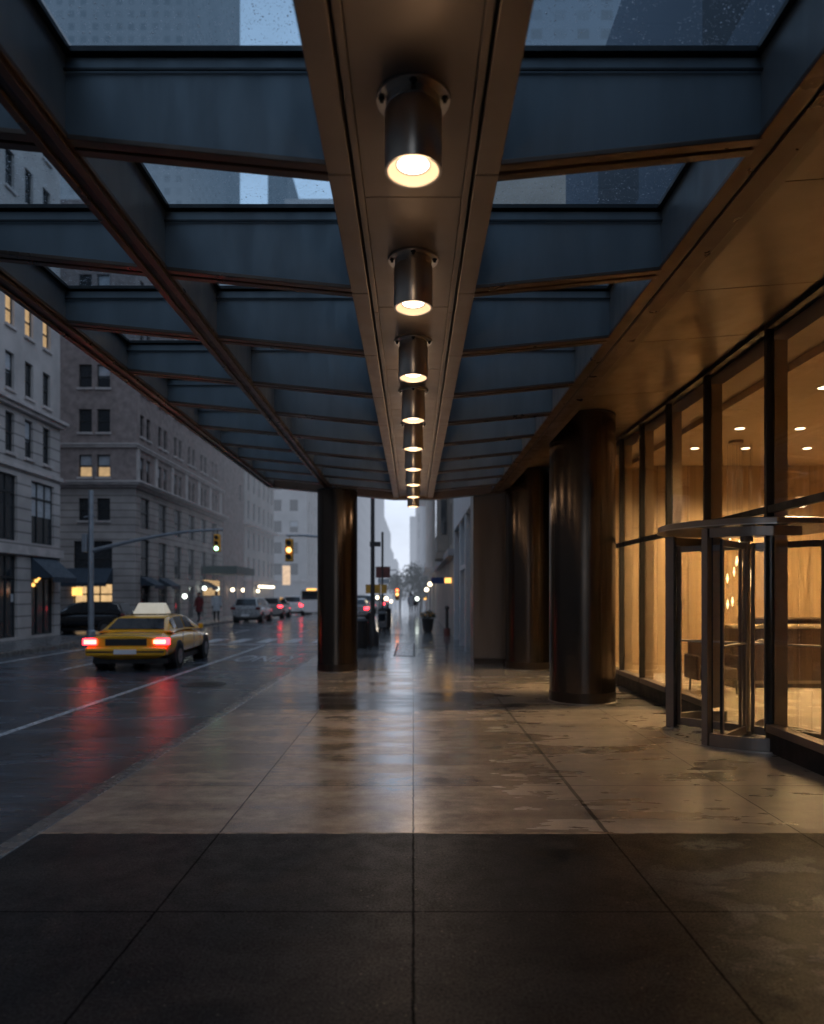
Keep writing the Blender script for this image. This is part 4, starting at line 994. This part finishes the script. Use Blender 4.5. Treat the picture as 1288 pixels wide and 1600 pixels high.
# ------------------------------------------------------------------ vehicles (rear faces -Y at y=0, front +Y)
def lerp(a,b,t): return a+(b-a)*t
def car(name, loc, label, cat, paintm, style='sedan', rz=0, scale=1, group=None, taxi=False, lights=True):
    t = thing(name, loc, label, cat, group, rz, scale)
    if style=='sedan':
        L=5.1; W=.98
        st=[(0,.86,.42,.93),(.08,.93,.33,1.0),(.5,.965,.30,1.04),(1.1,.98,.29,1.05),(2.4,.985,.29,1.03),(3.6,.98,.29,1.0),(4.3,.95,.29,.93),(4.85,.88,.31,.82),(5.05,.8,.36,.72),(5.1,.72,.42,.66)]
        gh=[(.72,.80,1.04,1.05),(1.25,.70,1.04,1.40),(1.7,.66,1.04,1.46),(2.5,.66,1.04,1.47),(3.0,.68,1.03,1.42),(3.75,.82,1.0,1.01)]
        wheels=(1.05,3.95)
    elif style=='suv':
        L=4.8; W=.97
        st=[(0,.86,.5,1.05),(.08,.94,.4,1.12),(.5,.97,.36,1.16),(2.4,.98,.36,1.14),(3.5,.97,.36,1.1),(4.2,.94,.36,1.05),(4.7,.86,.4,.9),(4.8,.76,.48,.8)]
        gh=[(.1,.84,1.12,1.14),(.38,.76,1.12,1.66),(.9,.73,1.15,1.74),(2.3,.73,1.14,1.74),(2.8,.74,1.12,1.66),(3.6,.86,1.09,1.11)]
        wheels=(.95,3.75)
    else:
        L=8.5; W=1.2
        st=[(0,1.15,.45,2.9),(.06,1.2,.35,3.0),(4,1.22,.35,3.0),(8.4,1.2,.35,3.0),(8.5,1.15,.45,2.9)]
        gh=None; wheels=(1.8,6.6)
    def ring(y,w,zl,zh,n=36,e=3.5):
        out=[]
        for j in range(n):
            a=2*math.pi*j/n; c,s=math.cos(a),math.sin(a)
            u=math.copysign(abs(c)**(2/e),c); v=math.copysign(abs(s)**(2/e),s)
            z=(zl+zh)/2+v*(zh-zl)/2
            ww=w*(1-.05*max(0,(z-(zl+zh)/2))/(zh-zl)*2) if style!='bus' else w
            out.append((u*ww,y-L/2,z))
        return out
    def sample(st,y):
        for a,b in zip(st[:-1],st[1:]):
            if a[0]<=y<=b[0]:
                f=(y-a[0])/(b[0]-a[0]); f=f*f*(3-2*f) if False else f
                return [lerp(a[k],b[k],f) for k in range(1,4)]
    N_=44; ys=[L*k/N_ for k in range(N_+1)]
    rings=[ring(y,*sample(st,y)) for y in ys]
    bd=MB().loft(rings).build('body', paintm, t, smooth=True, angle=50)
    b=MB()
    if gh:
        rs=[]
        for y,w,zl,zh in gh:
            e=[(-w*1.16,zl-.03),(-w*1.03,lerp(zl,zh,.55)),(-w*.93,lerp(zl,zh,.93)),(-w*.78,zh),(w*.78,zh),(w*.93,lerp(zl,zh,.93)),(w*1.03,lerp(zl,zh,.55)),(w*1.16,zl-.03)]
            rs.append([(px,y-L/2,z) for px,z in e])
        MB().loft(rs).build('cabin', paintm, t, smooth=True, angle=50)
        def face(i0,i1,k0,k1,f0,f1,g0,g1,nm,off=.012):
            # patch on the cabin side between stations i0..i1, ring points k0..k1
            def pt(i,f,k,g):
                a=Vector(rs[i][k]); b=Vector(rs[i][k1]); a2=Vector(rs[i+1 if i+1<len(rs) else i][k]); b2=Vector(rs[i+1 if i+1<len(rs) else i][k1])
                return a.lerp(a2,f).lerp(b.lerp(b2,f),g)
        # side glass
        for s in (0,1):
            ka,kb=(0,2) if s==0 else (7,5)
            def SP(y,g):
                for a in range(len(gh)-1):
                    if gh[a][0]<=y<=gh[a+1][0]:
                        f=(y-gh[a][0])/(gh[a+1][0]-gh[a][0])
                        p=Vector(rs[a][ka]).lerp(Vector(rs[a+1][ka]),f); m_=Vector(rs[a][1 if s==0 else 6]).lerp(Vector(rs[a+1][1 if s==0 else 6]),f); q_=Vector(rs[a][kb]).lerp(Vector(rs[a+1][kb]),f)
                        r_=p.lerp(m_,g/.55) if g<.55 else m_.lerp(q_,(g-.55)/.38)
                        r_.x+=(-.012 if s==0 else .012); return r_
            segs=((gh[1][0]-.1,gh[2][0]-.06,.24,),(gh[2][0]+.02,gh[3][0]-.12,.14),(gh[3][0]-.02,gh[4][0]+.25,.14))
            for (ya,yb,g0) in segs:
                w=MB(); nn=5
                for i in range(nn):
                    y0_=lerp(ya,yb,i/nn); y1_=lerp(ya,yb,(i+1)/nn)
                    for ga,gb_ in ((g0,.52),(.52,.86)): w.quad(tuple(SP(y0_,ga)),tuple(SP(y1_,ga)),tuple(SP(y1_,gb_)),tuple(SP(y0_,gb_)))
                w.build('side_window', M['carglass'], t)
        # rear and front glass
        def RG(a,bb_,f0,f1,nm):
            A=[Vector(p) for p in rs[a]]; B=[Vector(p) for p in rs[bb_]]
            nrm=1 if a>bb_ else -1
            L0,R0=A[2].lerp(A[1],.1),A[5].lerp(A[6],.1); 
            l0=A[3].lerp(B[3],f0); r0=A[4].lerp(B[4],f0); l1=A[3].lerp(B[3],f1); r1=A[4].lerp(B[4],f1)
            o=Vector((0,.02*nrm,.018)); w_=1.04
            q=[l0+o,r0+o,r1+o,l1+o]
            for p in (q[0],q[1]): p.x*=1.10
            for p in (q[2],q[3]): p.x*=1.02
            MB().quad(*[tuple(p) for p in q]).build(nm, M['carglass'], t)
        RG(0,1,.10,.90,'rear_window'); RG(len(rs)-1,len(rs)-2,.1,.9,'windscreen')
        if style=='sedan': 
            MB().box(-.93,.93,-L/2-.07,-L/2+.25,.42,.66).build('rear_bumper', paintm, t, bevel=.06, seg=3)
            MB().box(-.48,.48,-L/2-.012,-L/2+.02,.70,.88).build('boot_panel', M['gasket'] if taxi else paintm, t, bevel=.01)
            MB().box(-.90,.90,-L/2-.078,-L/2-.0705,.52,.56).build('bumper_strip', M['gasket'], t)
            MB().box(-.84,.84,-L/2+.02,-L/2+.03,.965,.975).build('boot_seam', M['gasket'], t)
    else:
        MB().box(-1.0,1.0,-L/2-.02,-L/2+.02,1.7,2.6).build('rear_window', M['carglass'], t)
        MB().box(-.5,.5,-L/2-.03,-L/2+.02,2.65,2.85).build('destination_sign', M['amberglow'], t)
        for k in range(6):
            for s in (-1,1): MB().box(*sorted((s*1.2,s*1.235)),-L/2+.6+k*1.25,-L/2+1.65+k*1.25,1.5,2.5).build('side_window', M['carglass'], t)
    zt = {'sedan':.80,'suv':1.0,'bus':1.1}[style]; hw={'sedan':.80,'suv':.80,'bus':1.0}[style]
    for s in (-1,1):
        yb=-L/2-.03
        MB().box(s*hw-.2,s*hw+.12 if s<0 else s*hw+.2-.0,yb,yb+.14,zt-.08,zt+.09).build('tail_light', M['tail'] if lights else M['coat_red'], t, bevel=.02) if s<0 else MB().box(s*hw-.12,s*hw+.2,yb,yb+.14,zt-.08,zt+.09).build('tail_light', M['tail'] if lights else M['coat_red'], t, bevel=.02)
        if taxi: MB().box(s*hw-.15,s*hw+.12,yb-.012,yb-.002,zt-.045,zt+.05).build('lamp_core', M['tailcore'], t)
        MB().box(s*.62-.15,s*.62+.15,L/2-.12,L/2-.0,.6,.72).build('headlight', M['head'] if lights else M['white'], t, bevel=.02)
        for yw in wheels:
            y=yw-L/2; rw=.34 if style!='bus' else .5; x=s*(W-.10)
            MB().tube((s*(W-.0)+s*.004,y,rw+.03),(s*(W-.3),y,rw+.03),rw+.07,n=28).build('wheel_arch', M['gasket'], t)
            wh=MB().tube((s*(W+.012),y,rw),(s*(W-.22),y,rw),rw,n=28).build('wheel', M['tyre'], t, bevel=.02)
            rim=MB().tube((s*(W+.02),y,rw),(s*(W-.0),y,rw),rw*.62,n=20)
            rim.tube((s*(W+.03),y,rw),(s*(W-.0),y,rw),rw*.2,n=12); rim.build('rim', M['rim'], wh)
        if gh: MB().box(*sorted((s*(W-.02),s*(W+.10))),gh[4][0]-L/2+.1,gh[4][0]-L/2+.22,gh[4][2]-.02,gh[4][2]+.13).build('wing_mirror', paintm, t, bevel=.03)
        if style!='bus':
            dd=MB()
            for yy in (gh[1][0]+.15,gh[2][0]+.85,gh[4][0]+.3): dd.box(*sorted((s*(W-.005),s*(W+.003))),yy-L/2-.006,yy-L/2+.006,.42,gh[2][2]-.06)
            dd.build('door_seam', M['gasket'], t)
    MB().box(-.26,.26,-L/2-.085,-L/2-.0,.48,.6).build('number_plate', M['white'], t)
    if style!='bus': MB().box(-W+.1,W-.1,-L/2+.3,L/2-.3,.2,.34).build('underbody', M['gasket'], t)
    if taxi:
        MB().box(-.2,.2,gh[1][0]-L/2-.33,gh[1][0]-L/2-.27,1.155,1.19).build('brake_light', M['tailcore'], t)
        sg_=MB().hexa([(-.42,-.75,1.485),(.42,-.75,1.485),(.42,-.15,1.485),(-.42,-.15,1.485),(-.32,-.60,1.80),(.32,-.60,1.80),(.32,-.28,1.80),(-.32,-.28,1.80)])
        sg_.build('roof_sign', mat('roof_sign_cream',(.62,.6,.52),.4,emit=(1,.9,.7),estr=.3), t, bevel=.03)
        MB().box(-.45,.45,-.78,-.12,1.462,1.486).build('sign_rack', M['gasket'], t)
    return t
car('taxi_cab',(-6.55,18.0,-.14),'yellow taxi cab with bright red tail lights driving away up the wet street','taxi',M['taxi'],'sedan',rz=R(3),scale=.84,taxi=True)
bpy.data.objects['taxi_cab'].scale=(.95,.88,.85)
G='cars parked or queued farther up the street'
car('parked_car',(-10.1,44.5,-.14),'pale silver SUV nearest in the row across the street','car',M['silver'],'suv',scale=.9,group=G,lights=False)
car('parked_car',(-10.1,51.5,-.14),'dark grey car between the two pale SUVs across the street','car',M['grey'],'suv',scale=.9,group=G)
car('parked_car',(-9.8,59,-.14),'white SUV third in the row across the street','car',M['white'],'suv',scale=.95,group=G)
car('parked_car',(-9.9,67,-.14),'small black car farthest in the row across the street','car',M['black'],'sedan',group=G)
car('parked_car',(-14.6,31.4,-.14),'black SUV side on in the side street behind the signal pole','car',M['black'],'suv',rz=R(90),scale=.82,group=G,lights=False)
car('parked_car',(-12.6,38.8,0),'low white car nosing out near the green awning','car',M['silver'],'sedan',rz=R(70),scale=.5,group=G,lights=False) if False else None
car('city_bus',(-8.2,60,-.14),'pale bus with orange sign and red tail lights left of the street column','bus',M['white'],'bus',scale=.78)
car('queued_car',(-4.0,50,-.14),'car with glowing red tail lights just right of the street column','car',M['grey'],'sedan',group=G)
car('queued_car',(-4.3,62,-.14),'farther red lit car behind the dark street pole','car',M['black'],'suv',group=G)
car('queued_car',(-7.0,84,-.14),'distant car with red tail lights far up the middle lane','car',M['grey'],'sedan',group=G)

car('queued_car',(-3.9,74,-.14),'third red lit car in the queue past the street pole','car',M['silver'],'sedan',group=G)
car('queued_car',(-4.2,92,-.14),'farthest red lit car in the near lane','car',M['grey'],'suv',group=G)

# ------------------------------------------------------------------ people
def person(x,y,z0,h,rz,label,coat,trous,step=.18,umb=False):
    t = thing('person',(x,y,z0),label,'person',rz=rz)
    k=h/1.75
    J={'pel':(0,0,.95),'spine':(0,.01,1.15),'chest':(0,.01,1.38),'neck':(0,.02,1.50),'head':(0,.04,1.60),'top':(0,.03,1.70),
       'hl':(-.1,0,.90),'kl':(-.1,step*.7,.5),'al':(-.1,step,.09),'tl':(-.1,step+.16,.04),'hr':(.1,0,.90),'kr':(.1,-step*.1,.5),'ar':(.1,-step,.10),'tr':(.1,-step+.15,.03),
       'sl':(-.19,.01,1.42),'el':(-.25,-.05,1.14),'wl':(-.24,.06,.90),'sr':(.19,.01,1.42),'er':(.25,.05,1.14),'wr':(.22,.16,.92)}
    rad={'pel':.15,'spine':.135,'chest':.155,'neck':.06,'head':.095,'top':.075,'hl':.10,'kl':.065,'al':.045,'tl':.035,'hr':.10,'kr':.065,'ar':.045,'tr':.035,'sl':.07,'el':.047,'wl':.033,'sr':.07,'er':.047,'wr':.033}
    E=[('pel','spine'),('spine','chest'),('chest','neck'),('neck','head'),('head','top'),('pel','hl'),('hl','kl'),('kl','al'),('al','tl'),('pel','hr'),('hr','kr'),('kr','ar'),('ar','tr'),('chest','sl'),('sl','el'),('el','wl'),('chest','sr'),('sr','er'),('er','wr')]
    for s,wn in ((-1,'wl'),(1,'wr')):
        w=Vector(J[wn]); pm=f'p{wn}'; J[pm]=tuple(w+Vector((0,.02,-.06))); rad[pm]=.028; E.append((wn,pm))
        for q_ in range(4):
            f1=f'{wn}a{q_}'; f2=f'{wn}b{q_}'; ln=(.04,.045,.042,.034)[q_]
            J[f1]=tuple(w+Vector((s*.005,-.015+q_*.016,-.10))); J[f2]=tuple(w+Vector((-s*.012,-.015+q_*.017,-.10-ln))); rad[f1]=.009; rad[f2]=.008; E+=[(pm,f1),(f1,f2)]
        J[wn+'t']=tuple(w+Vector((-s*.02,.05,-.075))); rad[wn+'t']=.009; E.append((pm,wn+'t'))
    names=list(J); me=bpy.data.meshes.new('body'); me.from_pydata([tuple(Vector(J[n])*k) for n in names],[(names.index(a),names.index(b)) for a,b in E],[])
    o=bpy.data.objects.new('body',me); COL.objects.link(o); o.parent=t; me.materials.append(trous); me.materials.append(M['skin'])
    sk=o.modifiers.new('skin','SKIN'); sk.use_smooth_shade=True
    for i,n in enumerate(names):
        me.skin_vertices[0].data[i].radius=(rad[n]*k,rad[n]*k*(.8 if n in('chest','spine','pel') else 1)); me.skin_vertices[0].data[i].use_root=(n=='pel')
    ss=o.modifiers.new('sub','SUBSURF'); ss.levels=1; ss.render_levels=1
    c=MB().loft([[(a*math.cos(2*math.pi*j/20)*k,(b*math.sin(2*math.pi*j/20)+.01)*k,z*k) for j in range(20)] for a,b,z in ((.24,.18,.62),(.2,.165,.95),(.19,.155,1.15),(.215,.165,1.34),(.19,.13,1.45),(.08,.075,1.50))],False)
    for s in (-1,1): c.path([tuple(Vector(J['sl' if s<0 else 'sr'])*k),tuple(Vector(J['el' if s<0 else 'er'])*k),tuple(Vector(J['wl' if s<0 else 'wr'])*k)],[.085*k,.065*k,.05*k],10)
    c.build('coat', coat, t, smooth=True, angle=60)
    hd=MB().ball((0,.045*k,1.63*k),.088*k,16,1.25); 
    hd.build('head', M['skin'], t, smooth=True)
    MB().ball((0,.02*k,1.66*k),.1*k,14,1.1).build('hair', M['hair'], t, smooth=True)
    MB().ball((0,.13*k,1.62*k),.018*k,8).build('nose', M['skin'], t)
person(-12.4,41.0,0,1.75,R(160),'person in a dark maroon coat walking by the arched block','',None) if False else None
person(-12.35,40.6,0,1.72,R(150),'person in a maroon coat near the arched block across the street',M['coat_red'],M['trouser'],.12)
person(-11.75,42.0,0,1.78,R(200),'person in a pale shirt and dark trousers on the far kerb corner',M['shirt'],M['trouser'],.16)
person(-.2,60,0,1.75,R(0),'person in pale clothes on the left of the far sidewalk pair',M['shirt'],M['coat_dark'],.2)
person(.25,63,0,1.75,R(0),'person in a dark coat on the right of the far sidewalk pair',M['coat_dark'],M['trouser'],.2)
um = None

# ------------------------------------------------------------------ light
w = bpy.data.worlds.new('World'); scene.world = w; w.use_nodes = True
nt = w.node_tree; nt.nodes.clear(); t = NT(nt)
sky = t.node('ShaderNodeTexSky'); sky.sky_type = 'NISHITA'; sky.sun_disc = False; sky.sun_elevation = R(56); sky.sun_rotation = R(125); sky.air_density = 2.0; sky.dust_density = 4.0; sky.ozone_density = 3
b1_ = t.node('ShaderNodeBackground', ins={'Color': sky.outputs[0], 'Strength': .004})
gz = t.xyz(t.node('ShaderNodeTexCoord').outputs['Generated'])[2]
cl = t.noise(t.scale(t.node('ShaderNodeTexCoord').outputs['Generated'], (1,1,2.5)), 2.2, 5, .6)
c1 = t.mix(t.ramp(gz, 0.02, .40), (.62,.68,.79), (.34,.45,.61)); c2 = t.mix(t.ramp(gz, .25, .95), c1, (.14,.21,.32))
cf = t.ramp(cl, .3, .7, .82, 1.15)
c2 = t.mul(c2, t.node('ShaderNodeCombineColor', ins={0: cf, 1: cf, 2: cf}).outputs[0])
b2_ = t.node('ShaderNodeBackground', ins={'Color': c2, 'Strength': 1.45})
ad = t.node('ShaderNodeAddShader'); t.l.new(b1_.outputs[0], ad.inputs[0]); t.l.new(b2_.outputs[0], ad.inputs[1])
t.l.new(ad.outputs[0], t.node('ShaderNodeOutputWorld').inputs[0])
sd = bpy.data.lights.new('overcast_sun','SUN'); sd.energy = .22; sd.angle = R(40); sd.color = (.85,.92,1)
so_ = bpy.data.objects.new('overcast_sun', sd); COL.objects.link(so_); so_.rotation_euler = Vector((-.45,.32,-.84)).to_track_quat('-Z','Y').to_euler(); so_.location = (0,0,60)

# ------------------------------------------------------------------ camera
cam = bpy.data.cameras.new('camera'); co = bpy.data.objects.new('camera', cam); COL.objects.link(co)
co.location = (0,0,EY); co.rotation_euler = (R(90),0,0)
cam.sensor_fit = 'HORIZONTAL'; cam.sensor_width = 24; cam.lens = 24*1100/1288
cam.shift_y = 129/1288; cam.shift_x = -2/1288
cam.clip_start = .05; cam.clip_end = 4000
cam.dof.use_dof = True; cam.dof.focus_distance = 5.6; cam.dof.aperture_fstop = .95
scene.camera = co
scene.render.engine = 'CYCLES'
scene.view_settings.view_transform = 'Standard'; scene.view_settings.look = 'None'; scene.view_settings.exposure = 0
cy = scene.cycles
cy.use_denoising = True
try: cy.denoiser = 'OPENIMAGEDENOISE'; cy.denoising_input_passes = 'RGB_ALBEDO_NORMAL'
except Exception: pass
cy.sample_clamp_indirect = 5; cy.max_bounces = 10; cy.diffuse_bounces = 4; cy.glossy_bounces = 4; cy.transmission_bounces = 6; cy.transparent_max_bounces = 24
cy.caustics_reflective = False; cy.caustics_refractive = False
